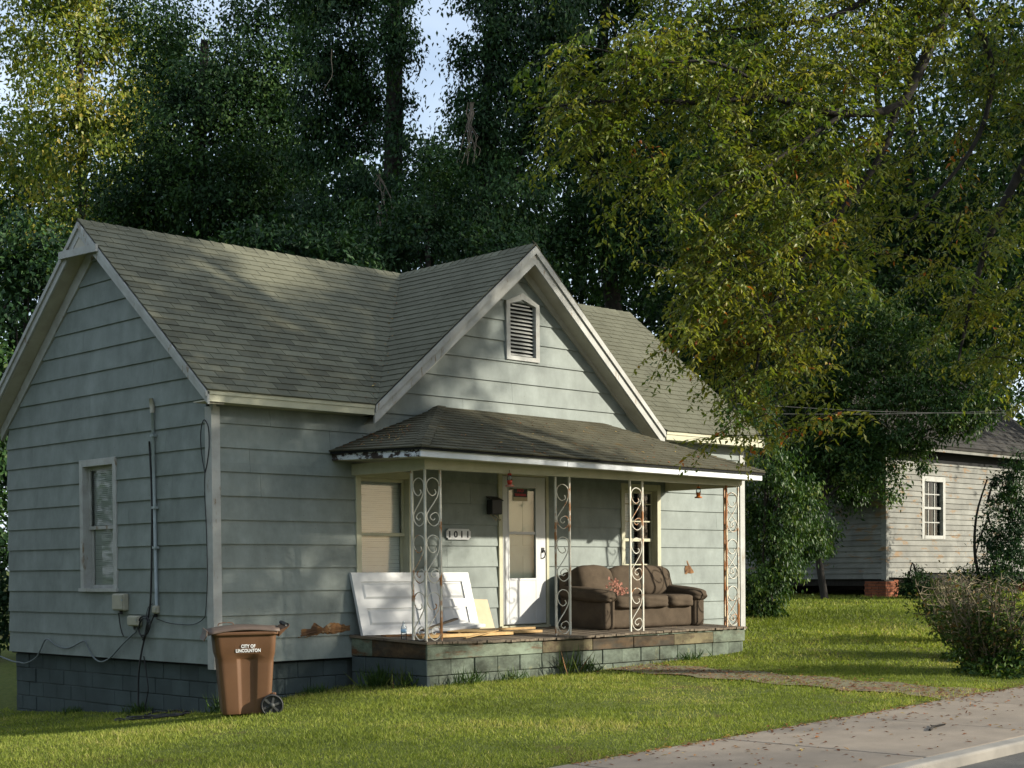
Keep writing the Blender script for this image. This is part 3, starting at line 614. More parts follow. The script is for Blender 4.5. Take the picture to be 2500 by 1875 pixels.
q = MB(); q.box(2.075, 8.43, -1.475, -1.385, 2.792, 2.925); q.build('beam', M['cream'], pr_)
q = MB(); q.box(2.075, 2.165, -1.383, -.04, 2.785, 2.925); q.build('beam', M['cream'], pr_); q = MB(); q.box(8.34, 8.43, -1.383, -.04, 2.775, 2.925); q.build('beam', M['cream'], pr_)
# posts
SCR = [(.65, .24), (.74, .31), (.47, .365), (.18, .30), (.03, .16), (.18, .05), (.49, 0), (.85, .05), (.98, .16), (.9, .34), (.59, .51), (.24, .66), (.05, .77), (.18, .91), (.56, .99), (.93, .92), (.98, .80), (.76, .71), (.41, .75), (.32, .82), (.53, .87), (.66, .83)]
def smooth(P, k=4):
    out = []
    for i in range(len(P) - 1):
        p0, p1, p2, p3 = P[max(i - 1, 0)], P[i], P[i + 1], P[min(i + 2, len(P) - 1)]
        for j in range(k):
            t_ = j / k; out.append(tuple(.5 * (2 * b + (c - a) * t_ + (2 * a - 5 * b + 4 * c - d) * t_ * t_ + (3 * b - a - 3 * c + d) * t_ ** 3) for a, b, c, d in zip(p0, p1, p2, p3)))
    return out + [tuple(P[-1])]
SCS = smooth(SCR, 3)
def post(bars, panels, mt, mb=None):
    """bars: xy of the square bars; panels: (i, j, flip)"""
    bx, by = bars[0]; p = empty('porch_post', (bx, by, fz(by))); p.parent = house; p.location = Vector((bx, by, fz(by))) - house.location
    for x, y in bars:
        q = MB(); q.box(x - .0135, x + .0135, y - .0135, y + .0135, fz(y) - .002, 2.791); bevel(q.build('bar', mb[bars.index((x, y))] if mb else mt, p), .003, 1)
    for i, j, fl in panels:
        a, b = Vector(bars[i] + (0,)), Vector(bars[j] + (0,)); d = b - a; w = d.length - .03; d.normalize(); s0 = a + d * .015; nrm = Vector((d.y, -d.x, 0)) * .006
        for k in range(3):
            zt = 2.69 - .705 * k; pts = []
            for u, v in SCS: uu = (1 - u) if fl else u; pts.append(s0 + d * (uu * w) + Vector((0, 0, zt - v * .60)))
            q = MB(); n = len(pts); vs = []
            for m, pt in enumerate(pts):
                tn = (pts[min(m + 1, n - 1)] - pts[max(m - 1, 0)]).normalized(); sd = tn.cross(nrm.normalized()) * .0045
                vs += [pt + nrm + sd, pt + nrm - sd, pt - nrm - sd, pt - nrm + sd]
            fs = [(4 * m + k_, 4 * m + (k_ + 1) % 4, 4 * m + 4 + (k_ + 1) % 4, 4 * m + 4 + k_) for m in range(n - 1) for k_ in range(4)]
            q.add(vs, fs); q.build('scroll', mt, p)
YP = -1.43
post([(2.115, YP), (2.365, YP), (2.115, -1.185)], [(0, 1, False), (0, 2, True)], M['iron'])
post([(4.415, YP), (4.685, YP)], [(0, 1, False)], M['iron'])
post([(5.915, YP), (6.18, YP)], [(0, 1, False)], M['iron'])
post([(8.385, YP), (8.10, YP), (8.385, -1.17)], [(1, 0, False), (0, 2, False)], M['iron'], [M['iron'], M['rustiron'], M['rustiron']])
# ---------------------------------------------------------------- doorway
dr = empty('storm_door', (5.2, -.02, .73)); dr.parent = house; dr.location = Vector((5.2, -.02, .73)) - house.location
def rc(q, x0, x1, z0, z1, ya, yb): q.box(x0, x1, ya, yb, z0, z1)
q = MB(); rc(q, 4.69, 4.765, .73, 2.93, -.055, .08); rc(q, 5.645, 5.70, .73, 2.93, -.055, .08); rc(q, 4.766, 5.644, 2.885, 2.928, -.053, .08); rc(q, 4.70, 5.69, .70, .755, -.09, .1); bevel(q.build('frame', M['cream'], dr), .004, 1)
dx0, dx1, dz0, dz1 = 4.775, 5.635, .775, 2.88; gx0, gx1 = 4.895, 5.43
q = MB(); rc(q, dx0, gx0, dz0, dz1, -.045, -.015); rc(q, gx1, dx1, dz0, dz1, -.045, -.015); rc(q, gx0, gx1, 2.725, dz1, -.045, -.015); rc(q, gx0, gx1, 2.055, 2.095, -.043, -.017); rc(q, gx0, gx1, dz0, 1.43, -.045, -.015)
bevel(q.build('leaf', M['whitepaint'], dr), .004, 1)
q = MB(); rc(q, gx0 - .02, gx1 + .02, 1.398, 1.43, -.052, -.046); rc(q, gx0 - .02, gx0, 1.43, 2.74, -.052, -.046); rc(q, gx1, gx1 + .02, 1.43, 2.74, -.052, -.046); rc(q, gx0, gx1, 2.725, 2.74, -.052, -.046); q.build('glazing_bead', M['whitepaint'], dr)
for z0, z1 in ((1.43, 2.055), (2.095, 2.725)):
    q = MB(); q.add([(gx0, -.03, z0), (gx1, -.03, z0), (gx1, -.03, z1), (gx0, -.03, z1)], [(0, 1, 2, 3)]); q.build('pane', M['glass'], dr)
q = MB(); q.tube([(5.572, -.05, 1.83), (5.572, -.085, 1.825), (5.575, -.095, 1.78), (5.57, -.085, 1.73), (5.57, -.05, 1.715)], .009, 6); q.box(5.55, 5.595, -.06, -.046, 1.80, 1.87); q.build('handle', M['black'], dr)
q = MB(); rc(q, 4.775, 5.64, .76, 2.9, .045, .085); idr = q.build('inner_door', M['innerdoor'], dr)
for x0, x1, z0, z1 in ((4.90, 5.15, 1.0, 1.75), (5.25, 5.5, 1.0, 1.75), (4.90, 5.15, 1.9, 2.75), (5.25, 5.5, 1.9, 2.75)):
    q = MB(); q.box(x0, x1, .036, .046, z0, z1); bevel(q.build('panel', M['innerdoor'], idr), .008, 1)
def text(s, size, mt, name, Mx, parent=None, ext=.002, off=0., sx=1.):
    cu = bpy.data.curves.new('lettering', 'FONT'); cu.body = s; cu.size = size; cu.extrude = ext; cu.align_x = 'CENTER'; cu.align_y = 'CENTER'; cu.offset = off; cu.space_line = .95; cu.resolution_u = 3
    o = bpy.data.objects.new('lettering', cu); COL.objects.link(o); dg = bpy.context.evaluated_depsgraph_get(); dg.update()
    me = bpy.data.meshes.new_from_object(o.evaluated_get(dg)); bpy.data.objects.remove(o)
    X = Matrix.Scale(sx, 4, (1, 0, 0)); me.transform(Mx @ X if parent is None else Matrix.Translation(-wloc(parent)) @ Mx @ X); me.materials.clear(); me.materials.append(mt)
    ob = bpy.data.objects.new(name, me); COL.objects.link(ob)
    if parent: ob.parent = parent
    return ob
FM = lambda x, y, z: Matrix.Translation((x, y, z)) @ Euler((math.pi / 2, 0, 0)).to_matrix().to_4x4()
# house number
hn = empty('house_number', (3.915, -.045, 2.045), 'white scalloped plaque with black number 1011 left of the storm door', 'house number')
w, h, r_ = .225, .074, .03; pts = []
for sx, sz, st in ((1, 1, 0), (-1, 1, 1), (-1, -1, 2), (1, -1, 3)):
    cx, cz = sx * w, sz * h
    arc = [(cx - sx * 0 - sx * r_ * math.cos(a), cz - sz * r_ * math.sin(a)) for a in np.linspace(0, math.pi / 2, 6)]
    arc = [(cx - sx * r_ * math.sin(a), cz - sz * r_ * math.cos(a)) for a in np.linspace(0, math.pi / 2, 6)]
    arc = arc if st % 2 == 0 else arc[::-1]
    pts += arc
q = MB(); q.prism([(3.915 + u, -.062, 2.045 + z) for u, z in pts], (0, 0, 0), (0, .014, 0)); q.build('plaque', M['whitepaint'], hn)
text('1 0 1 1', .125, M['black'], 'digits', FM(3.915, -.064, 2.04), hn, .003, .0025, 1.15)
# no trespassing sign behind the storm glass
ns = empty('warning_sign', (5.135, -.033, 2.535), 'black and red NO TRESPASSING sign inside the storm door glass', 'sign')
q = MB(); q.box(4.988, 5.286, -.0345, -.0325, 2.535, 2.716); q.build('border', M['cream'], ns)
q = MB(); q.box(4.998, 5.276, -.0365, -.0346, 2.590, 2.707); q.build('face', M['black'], ns)
q = MB(); q.box(4.998, 5.276, -.0365, -.0346, 2.543, 2.584); q.build('blank_strip', M['cardb'], ns)
text('NO', .062, M['signred'], 'lettering', FM(5.137, -.0375, 2.682), ns, .0006, .003, 1.3)
text('TRESPASSING', .044, M['signred'], 'lettering', FM(5.137, -.0375, 2.62), ns, .0006, .003, .86)
# mailbox with rolled papers
mb = empty('mailbox', (4.57, -.03, 2.32), 'black wall mailbox left of the storm door', 'mailbox')
q = MB(); q.box(4.47, 4.67, -.15, -.035, 2.33, 2.53); bevel(q.build('box', M['black'], mb), .012, 2)
q = MB(); q.prism([(4.462, -.165, 2.515), (4.462, -.035, 2.575), (4.462, -.035, 2.585), (4.462, -.165, 2.528)], (0, 0, 0), (.216, 0, 0)); q.build('lid', M['black'], mb)
q = MB()
for x in (4.54, 4.62): q.tube([(x, -.04, 2.33), (x, -.12, 2.27), (x, -.15, 2.245), (x, -.165, 2.265)], .008, 6)
q.build('paper_hook', M['cardb'], mb)
# hummingbird feeders
def feeder(x, y, zt, label, liquid):
    f = empty('bird_feeder', (x, y, zt - .185), label, 'bird feeder', 'feeders hung under the porch beam'); c = (x, y, zt - .185)
    q = MB(); q.lathe([(.008, .0), (.055, .004), (.058, .018), (.03, .03)], c, 14); q.build('base', M['orange'] if liquid == 'orange' else M['pink'], f)
    q = MB(); q.lathe([(.026, .03), (.034, .06), (.036, .085)], c, 12); q.build('nectar', M[liquid], f)
    q = MB(); q.lathe([(.036, .086), (.036, .12), (.024, .15)], c, 12); q.build('bottle', M['plastic'], f)
    q = MB(); q.lathe([(.027, .15), (.027, .17), (.01, .178)], c, 12); q.build('cap', M[liquid], f)
    q = MB(); q.tube([(x, y, zt - .01), (x, y, zt + .035)], .003, 5); q.build('hook', M['black'], f)
feeder(3.50, -1.50, 2.80, 'red and clear bird feeder hanging above the house number side of the door', 'red')
feeder(7.60, -1.30, 2.775, 'amber bird feeder hanging under the porch eave beyond the sofa', 'orange')

# ---------------------------------------------------------------- sofa
sf = empty('sofa', (6.9, -.63, .69), 'worn brown three seat sofa on the porch', 'sofa')
fl = .688
q = MB(); q.soft((6.88, -.62, fl + .17), (1.07, .42, .165), 14, 8); q.build('base', M['sofa'], sf)
for i, (a, b) in enumerate(((6.0, 6.57), (6.575, 7.18), (7.185, 7.75))):
    q = MB(); q.soft(((a + b) / 2, -.70, fl + .385), ((b - a) / 2 + .008, .43, .098), 6, 10, wr=.012, seed=i); q.build('seat_cushion', M['sofa'], sf)
tl = Euler((R(-14), 0, 0)).to_matrix()
for i, (a, b, z, rot) in enumerate(((5.86, 6.62, .67, 3), (6.55, 7.20, .665, -4), (7.16, 7.93, .665, 2))):
    m3 = Euler((R(-15), R(rot), 0)).to_matrix()
    q = MB(); q.soft(((a + b) / 2, -.40, fl + z), ((b - a) / 2 + .01, .17, .245), 3.4, 12, m3, wr=.022, seed=20 + i); q.build('back_cushion', M['sofa'], sf)
q = MB(); q.soft((6.90, -.235, fl + .44), (1.10, .10, .42), 7, 10, Euler((R(-5), 0, 0)).to_matrix(), wr=.006, seed=9); q.build('back_frame', M['sofa'], sf)
for sx, xa, xb in ((-1, 5.76, 5.99), (1, 7.76, 8.01)):
    am = empty('arm', (0, 0, 0)); am.parent = sf; am.location = Vector(((xa + xb) / 2, -.6, fl)) - sf.location
    q = MB(); q.soft(((xa + xb) / 2, -.64, fl + .24), ((xb - xa) / 2, .445, .24), 16, 8); q.build('arm_panel', M['sofa'], am)
    q = MB(); q.soft(((xa + xb) / 2 + sx * .01, -.66, fl + .50), ((xb - xa) / 2 + .075, .49, .105), 3.2, 14, Euler((R(5), 0, 0)).to_matrix(), wr=.02, seed=40 + sx); q.build('arm_cushion', M['sofa'], am)
# dried flowers on the sofa
fg = empty('dried_flowers', (6.4, -.78, 1.19), 'bunch of faded pink dried flowers lying on the sofa', 'flowers'); q = MB(); s2 = MB()
for i in range(70):
    u = random.random(); base = Vector((6.08 + .42 * u, -.92 + .14 * u, 1.36 - .20 * u)); p = base + Vector((random.gauss(0, .05), random.gauss(0, .04), random.gauss(0, .045)))
    s2.tube([base + Vector((.05, 0, -.05)), p], .0015, 4, False)
    for k in range(5):
        a = k * 1.256 + random.random(); d = Vector((math.cos(a), random.uniform(-.5, .5), math.sin(a))).normalized(); e = d.cross(Vector((random.random(), 1, random.random()))).normalized()
        l = random.uniform(.02, .034); q.add([p, p + d * l * .6 + e * l * .4, p + d * l, p + d * l * .6 - e * l * .4], [(0, 1, 2, 3)])
q.build('petals', M['pink'], fg)['kind'] = 'stuff'; s2.build('stems', M['twig'], fg)
# ---------------------------------------------------------------- leaning door
ld = empty('salvaged_door', (3.05, -.28, .73), 'white panelled door leaning on its side against the porch wall', 'door')
o0 = Vector((2.03, -.30, .725)); eu = Vector((2.055, 0, -.012)).normalized(); ev = Vector((0, .235, .81)).normalized(); en = eu.cross(ev).normalized()
def LM(u, v, t): return o0 + eu * u + ev * v + en * t
def lbox(q, u0, u1, v0, v1, t0, t1): q.prism([LM(u0, v0, t1), LM(u1, v0, t1), LM(u1, v1, t1), LM(u0, v1, t1)], LM(0, 0, 0), LM(0, 0, t0 - t1))
DL, DH = 2.05, .84
pan = [(.13, 1.06, .13, .36), (.13, 1.06, .48, .71), (1.17, 1.32, .13, .71), (1.43, 1.92, .13, .36), (1.43, 1.92, .48, .71)]
pan = [(.15, 1.00, .12, .355), (.13, 1.00, .47, .715), (1.10, 1.30, .12, .715), (1.42, 1.90, .12, .355), (1.42, 1.90, .47, .715)]
q = MB(); us = sorted({0, DL} | {u for p in pan for u in p[:2]}); vs_ = sorted({0, DH} | {v for p in pan for v in p[2:]})
lbox(q, 0, DL, 0, DH, -.045, -.02)
for i in range(len(us) - 1):
    for j in range(len(vs_) - 1):
        um, vm = (us[i] + us[i + 1]) / 2, (vs_[j] + vs_[j + 1]) / 2
        if not any(p[0] < um < p[1] and p[2] < vm < p[3] for p in pan): lbox(q, us[i], us[i + 1], vs_[j], vs_[j + 1], -.02, 0)
q.build('slab', M['whitepaint'], ld)
for p in pan:
    q = MB(); b_ = .045
    P0 = [LM(p[0] + .016, p[2] + .016, -.0198), LM(p[1] - .012, p[2] + .012, -.0198), LM(p[1] - .012, p[3] - .012, -.0198), LM(p[0] + .012, p[3] - .012, -.0198)]
    P1 = [LM(p[0] + b_, p[2] + b_, -.005), LM(p[1] - b_, p[2] + b_, -.005), LM(p[1] - b_, p[3] - b_, -.005), LM(p[0] + b_, p[3] - b_, -.005)]
    q.add(P0 + P1, [(0, 1, 5, 4), (1, 2, 6, 5), (2, 3, 7, 6), (3, 0, 4, 7), (4, 5, 6, 7)]); q.build('panel', M['whitepaint'], ld)
# boards and bits on the porch
def plankobj(a, b, w, h, mt, label, name='loose_board', grp='loose boards on the porch floor'):
    q = MB(); q.bar(a, b, w, h); tag(bevel(q.build(name, mt), .003, 1), label, 'board', grp)
plankobj((2.38, -.98, fz(-.98) + .022), (3.95, -1.02, fz(-1) + .022), .14, .04, M['lumber'], 'long pale board lying flat on the porch behind the iron corner post')
plankobj((3.25, -.72, fz(-.7) + .02), (4.62, -.92, fz(-.9) + .02), .12, .035, M['lumber'], 'pale board lying flat on the porch towards the storm door')
plankobj((3.2, -.62, fz(-.6) + .045), (4.75, -.66, fz(-.66) + .045), .10, .03, M['lumber'], 'topmost pale board in front of the storm door threshold')
plankobj((2.85, -1.32, fz(-1.3) + .012), (3.75, -.98, fz(-1) + .06), .05, .012, M['lumber'], 'thin pale lath lying across the boards at the porch edge')
plankobj((2.75, -.62, fz(-.6) + .07), (3.55, -.40, fz(-.4) + .19), .07, .02, M['deck'], 'brown stick of wood propped against the salvaged door')
plankobj((2.2, -.5, fz(-.5) + .012), (3.1, -.72, fz(-.7) + .02), .15, .02, M['rot'], 'dark rotten board lying under the salvaged door')
q = MB(); q.prism([(3.1, -.72, fz(-.7) + .06), (3.7, -1.0, fz(-1) + .055), (4.0, -.75, fz(-.75) + .06), (3.45, -.5, fz(-.5) + .065)], (0, 0, 0), (0, 0, -.012)); tag(q.build('plywood_sheet', M['lumber']), 'small tan plywood piece among the boards on the porch floor', 'plywood', 'loose boards on the porch floor')
q = MB(); q.prism([(2.95, -.62, fz(-.6) + .10), (3.15, -.72, fz(-.7) + .09), (4.15, -.34, fz(-.4) + .10), (4.0, -.22, fz(-.2) + .13)], (0, 0, 0), (0, 0, -.045)); tag(bevel(q.build('trim_offcut', M['whitepaint']), .012, 2), 'white moulded offcut lying at the foot of the salvaged door', 'offcut')
q = MB(); q.prism([(4.16, -.22, fz(-.22)), (4.47, -.19, fz(-.2)), (4.455, -.05, 1.14), (4.165, -.055, 1.15)], (0, 0, 0), (0, .012, 0)); tag(q.build('hardboard_panel', M['cardb']), 'tan hardboard panel leaning on the wall beside the storm door', 'panel')
q = MB(); q.prism([(4.05, -.20, fz(-.22)), (4.25, -.17, fz(-.2)), (4.17, -.045, 1.06), (4.02, -.05, 1.07)], (0, 0, 0), (0, .01, 0)); tag(q.build('hardboard_panel', M['cardb']), 'narrower hardboard strip behind the end of the salvaged door', 'panel')
q = MB(); q.prism([(4.06, -.16, .74), (4.16, -.15, .74), (4.12, -.042, 1.26), (4.03, -.045, 1.27)], (0, 0, 0), (0, .015, 0)); tag(q.build('white_batten', M['whitepaint']), 'short white batten standing behind the end of the salvaged door', 'batten')
bt = empty('water_bottle', (2.45, -1.18, fz(-1.18)), 'clear plastic water bottle standing on the porch edge', 'bottle'); c = (2.10, -1.02, fz(-1.02)); bt.location = c
q = MB(); q.lathe([(.03, 0), (.036, .01), (.034, .05), (.036, .06), (.036, .14), (.034, .155), (.014, .20), (.013, .215)], c, 16); q.build('body', M['plastic'], bt)
q = MB(); q.lathe([(.0365, .085), (.0365, .135)], c, 16); q.build('wrapper', M['label'], bt)
q = MB(); q.lathe([(.015, .213), (.015, .23)], c, 12); q.build('cap', M['white'], bt)
# rotten hole in the siding left of the porch
def ragged(pts, y, th, mt, name, parent):
    q = MB(); n = len(pts); cx = sum(p[0] for p in pts) / n; cz = sum(p[1] for p in pts) / n; ring = []
    for i in range(n):
        a, b = pts[i], pts[(i + 1) % n]
        for k in range(5):
            t_ = k / 5; ring.append((a[0] + (b[0] - a[0]) * t_ + random.uniform(-.012, .012), a[1] + (b[1] - a[1]) * t_ + random.uniform(-.012, .012)))
    m = len(ring); mid = [(cx + (u - cx) * .55 + random.uniform(-.02, .02), cz + (z - cz) * .5 + random.uniform(-.01, .01)) for u, z in ring]
    q.add([(u, y, z) for u, z in ring] + [(u, y - th * random.uniform(.5, 1.3), z) for u, z in mid] + [(cx, y - th, cz)], [(i, (i + 1) % m, m + (i + 1) % m, m + i) for i in range(m)] + [(m + i, m + (i + 1) % m, 2 * m) for i in range(m)])
    return q.build(name, mt, parent)
ragged([(1.20, .725), (1.27, .835), (1.38, .80), (1.45, .90), (1.58, .83), (1.75, .90), (1.88, .87), (2.03, .84), (2.03, .78), (1.75, .74), (1.55, .765), (1.4, .715)], -.034, .02, M['rot'], 'rotten_patch', fw)
ragged([(8.82, 1.46), (8.87, 1.70), (8.95, 1.62), (9.05, 1.48)], -.03, .012, M['rot'], 'broken_patch', fw)

# ---------------------------------------------------------------- things on the left wall
cd = empty('conduit', (-.04, 1.22, 1.14), 'thin vertical conduit running down the left wall beside the window', 'conduit')
q = MB(); q.tube([(-.06, 1.238, 3.56), (-.06, 1.227, 2.7), (-.06, 1.205, 1.14)], .021, 8); q.build('pipe', M['galv'], cd)
q = MB(); q.tube([(-.062, 1.24, 3.55), (-.064, 1.242, 3.64), (-.075, 1.25, 3.73)], [.03, .032, .026], 8); q.build('weather_head', M['beige'], cd)
for z in (3.25, 2.35, 1.85):
    q = MB(); y = 1.205 + (z - 1.14) * .0138; q.box(-.09, -.03, y - .045, y + .03, z, z + .03); q.build('strap', M['galv'], cd)
def ubox(y0, y1, z0, z1, d, label, nm='utility_box'):
    b = empty(nm, (-.03, (y0 + y1) / 2, z0), label, 'utility box'); q = MB(); q.box(-.035 - d, -.03, y0, y1, z0 + .015, z1); bevel(q.build('case', M['beige'], b), .018, 2)
    q = MB(); q.box(-.045 - d, -.034 - d, y0 + .012, y1 - .012, z0 + .03, z1 - .015); bevel(q.build('cover', M['beige'], b), .008, 2)
    q = MB(); q.box(-.055 - d, -.044 - d, y0 + .004, y0 + .024, z0 + .6 * (z1 - z0), z0 + .7 * (z1 - z0)); q.build('latch', M['galv'], b)
    q = MB(); q.tube([(-.05, (y0 + y1) / 2 + .03, z0 + .02), (-.05, (y0 + y1) / 2 + .03, z0 - .03)], .022, 8); q.build('gland', M['black'], b); return b
ubox(1.92, 2.20, 1.05, 1.285, .08, 'larger beige utility box mounted under the left wall window')
ubox(1.59, 1.845, .855, 1.005, .07, 'smaller beige utility box low on the left wall beside the coiled cables')
ubox(1.165, 1.275, 1.02, 1.14, .05, 'small beige junction box at the foot of the conduit')
def cable(pts, r_, mt, label, x=-.05): q = MB(); q.tube(smooth([(x - random.uniform(0, .012), y, z) for y, z in pts], 5), r_, 6); tag(q.build('cable', mt), label, 'cable', 'cables on the left wall')
cable([(5.5, .36), (5.1, .30), (4.9, .295), (4.7, .287), (4.416, .37), (4.274, .481), (4.077, .645), (3.782, .561), (3.466, .538), (3.051, .645), (2.951, .585), (2.805, .438), (2.608, .382), (2.362, .44), (2.071, .61), (1.809, .751), (1.70, .80), (1.68, .86)], .011, M['greycable'], 'loose grey cable sagging in waves along the foot of the left wall', -.06)
cable([(1.337, 3.2), (1.30, 2.4), (1.337, 1.334), (1.401, 1.023), (1.51, .734), (1.60, .5), (1.66, .247), (1.678, .004), (1.671, -.165), (1.55, -.24), (1.2, -.20)], .012, M['black'], 'thick black cable dropping past the utility boxes to the ground')
cable([(1.528, .493), (1.477, .255), (1.437, .065), (1.51, -.143), (1.45, -.25)], .008, M['black'], 'thin black cable hanging below the thick one at the foundation')
cable([(1.22, 1.03), (1.32, .92), (1.42, .80), (1.51, .73), (1.6, .80), (1.62, .9), (1.55, .98), (1.44, 1.0), (1.35, .95), (1.33, .87), (1.42, .78), (1.55, .76), (1.60, .83), (1.56, .93), (1.47, .975), (1.37, .93), (1.40, .82), (1.52, .70)], .010, M['black'], 'coil of black cable beside the smaller utility box', -.075)
cable([(1.212, .972), (.927, .924), (.6, .909), (.43, .912), (.289, .935), (.16, .985), (.10, 1.06), (.062, 1.4), (.06, 1.7), (.072, 2.128), (.093, 2.5), (.08, 2.75)], .005, M['black'], 'thin black wire swagging from the junction box up the corner board')
cable([(.08, 2.75), (.14, 2.95), (.17, 3.15), (.15, 3.3), (.11, 3.37), (.05, 3.36), (-.005, 3.26), (-.01, 3.05), (.04, 2.86), (.085, 2.74)], .006, M['black'], 'loop of black wire hung at the top of the corner board')
cable([(2.131, 1.03), (2.111, .866), (2.06, .78), (2.02, .733)], .007, M['black'], 'short black wire below the larger utility box')
cable([(1.30, 1.16), (1.40, 1.12), (1.46, 1.03), (1.45, .95)], .005, M['black'], 'short looped wire left of the junction box')
q = MB()
for k in range(3):
    pts = [(-.22 - .18 * k + .22 * math.cos(t_ + k), .75 - .1 * k + (.34 + .05 * k) * math.sin(t_), 0) for t_ in np.linspace(0, 6.6, 22)]
    q.tube([(x, y, g1(x, y) + .03 + random.uniform(-.012, .02)) for x, y, _ in pts], .011, 5)
tag(q.build('cable', M['black']), 'tangle of black cable lying in the grass by the foundation', 'cable', 'cables on the left wall')

# ---------------------------------------------------------------- wheeled bin
wb = empty('wheeled_bin', (-.26, -.98, g1(-.26, -.98)), 'brown wheeled rubbish bin marked CITY OF LINCOLNTON at the house corner', 'bin')
# local frame: +x towards the wheels/handle, -y the lettered side, origin at base centre
H = .97
def ring(z, x0, x1, hy, r_, ind=0.):
    pts = []
    for cx, cy, a0 in ((x1 - r_, hy - r_, 0), (x0 + r_, hy - r_, 1), (x0 + r_, -hy + r_, 2), (x1 - r_, -hy + r_, 3)):
        for k in range(4): a = (a0 + k / 3) * math.pi / 2; pts.append((cx + r_ * math.cos(a), cy + r_ * math.sin(a), z))
    # extra points along the lettered side for the pressed recess
    out = pts[:12]; xa, xb = x0 + r_, x1 - r_
    for fx, dp in ((.04, 0), (.30, 0), (.38, 1), (.66, 1), (.74, 0), (.97, 0)): out.append((xa + (xb - xa) * fx, -hy + ind * dp, z))
    return out + pts[12:]
prof = [(.03, -.255, .275, .22, .05, .02), (.10, -.262, .285, .226, .05, .028), (.60, -.30, .318, .262, .055, .032), (.66, -.305, .322, .262, .055, .030), (.72, -.325, .335, .288, .055, 0), (.90, -.34, .348, .298, .055, 0), (.93, -.342, .35, .30, .055, 0), (.93, -.37, .372, .325, .06, 0), (.97, -.372, .375, .328, .06, 0), (.97, -.34, .345, .298, .05, 0), (.9, -.33, .335, .288, .05, 0)]
q = MB(); rings = [ring(*p) for p in prof]; n = len(rings[0])
for r_ in rings: q.v += r_
q.f = [(i * n + k, i * n + (k + 1) % n, (i + 1) * n + (k + 1) % n, (i + 1) * n + k) for i in range(len(rings) - 1) for k in range(n)] + [tuple(reversed(range(n)))]; q.sm = [False] * len(q.f)
bd = q.build('body', M['cart'], wb, True); bevel(bd, .012, 3)
for f in bd.data.polygons: f.use_smooth = True
q = MB(); q.prism([(.375, -.27, .90), (.375, -.27, .97), (.50, -.27, 1.045), (.50, -.27, 1.02)], (0, 0, 0), (0, .54, 0)); bevel(q.build('handle_bracket', M['cart'], wb, True), .01, 2)
q = MB(); q.tube([(.47, -.29, 1.035), (.47, .29, 1.035)], .022, 10); q.build('handle', M['black'], wb, True)
q = MB(); ns_ = 10
top = []; 
for i in range(ns_ + 1):
    x = -.415 + (.80) * i / ns_; zz = .968 + .040 * math.sin(math.pi * min(1, (i + .6) / ns_)) + .035 * i / ns_
    for y in (-.335, -.30, 0, .30, .335): top.append((x, y, zz - (.03 if abs(y) > .32 else 0) + (.012 if y == 0 else 0)))
q.add(top, [(i * 5 + k, (i + 1) * 5 + k, (i + 1) * 5 + k + 1, i * 5 + k + 1) for i in range(ns_) for k in range(4)], True)
q.add([(-.425, -.338, .93), (-.425, .338, .93), (-.415, .335, .99), (-.415, -.335, .99), (-.455, -.31, .875), (-.455, .31, .875)], [(0, 1, 2, 3), (4, 5, 1, 0)])
ldm = q.build('lid', M['cartlid'], wb, True); sm_ = ldm.modifiers.new('t', 'SOLIDIFY'); sm_.thickness = .012
q = MB(); q.tube(smooth([(-.28, -.05, 1.028), (-.27, -.05, 1.055), (-.20, -.05, 1.065), (-.12, -.05, 1.06), (-.11, -.05, 1.035)], 3), .006, 6); q.build('lid_grip', M['cart'], wb, True)
for sy in (-1, 1):
    wl = empty('wheel', (.285, sy * .275, .125)); wl.parent = wb
    q = MB(); pr = [(.045, -.022), (.118, -.024), (.128, -.015), (.130, 0), (.128, .015), (.118, .024), (.108, .02), (.108, -.02)]
    nn = 28; vs = []
    for a_ in range(nn):
        t_ = 2 * math.pi * a_ / nn
        for r_, w_ in pr[1:]: vs.append((r_ * math.cos(t_), w_, r_ * math.sin(t_)))
    m = len(pr) - 1; q.add(vs, [(a_ * m + k, a_ * m + (k + 1) % m, ((a_ + 1) % nn) * m + (k + 1) % m, ((a_ + 1) % nn) * m + k) for a_ in range(nn) for k in range(m)], True); q.build('tyre', M['black'], wl, True)
    q = MB(); q.lathe([(.03, -.026), (.032, 0), (.03, .026)], (0, 0, 0), 12); q.v = [(x, z, y) for x, y, z in q.v]
    for k in range(6):
        a = k * math.pi / 3 + .3; q.bar((.025 * math.cos(a), 0, .025 * math.sin(a)), (.11 * math.cos(a), 0, .11 * math.sin(a)), .026, .02, (0, 1, 0))
    nn = 24; q.add([(.11 * math.cos(2 * math.pi * k / nn), sy * -.012, .11 * math.sin(2 * math.pi * k / nn)) for k in range(nn)], [tuple(range(nn))])
    q.build('rim', M['wheelgrey'], wl, True)
q = MB(); q.prism([(.16, -.262, .10), (.30, -.262, .27), (.34, -.262, .27), (.325, -.262, .16), (.24, -.262, .16)], (0, 0, 0), (0, .05, 0)); bevel(q.build('axle_boss', M['cart'], wb, True), .01, 2)
lx = Matrix.Translation(wb.location) @ Matrix.Translation((.03, -.296, .78)) @ Euler((math.pi / 2 + R(4), 0, 0)).to_matrix().to_4x4()
text('CITY OF\nLINCOLNTON', .052, M['white'], 'lettering', lx, wb, .003, .0014, .82)
wb.rotation_euler = (R(1.2), R(-.5), R(-29))

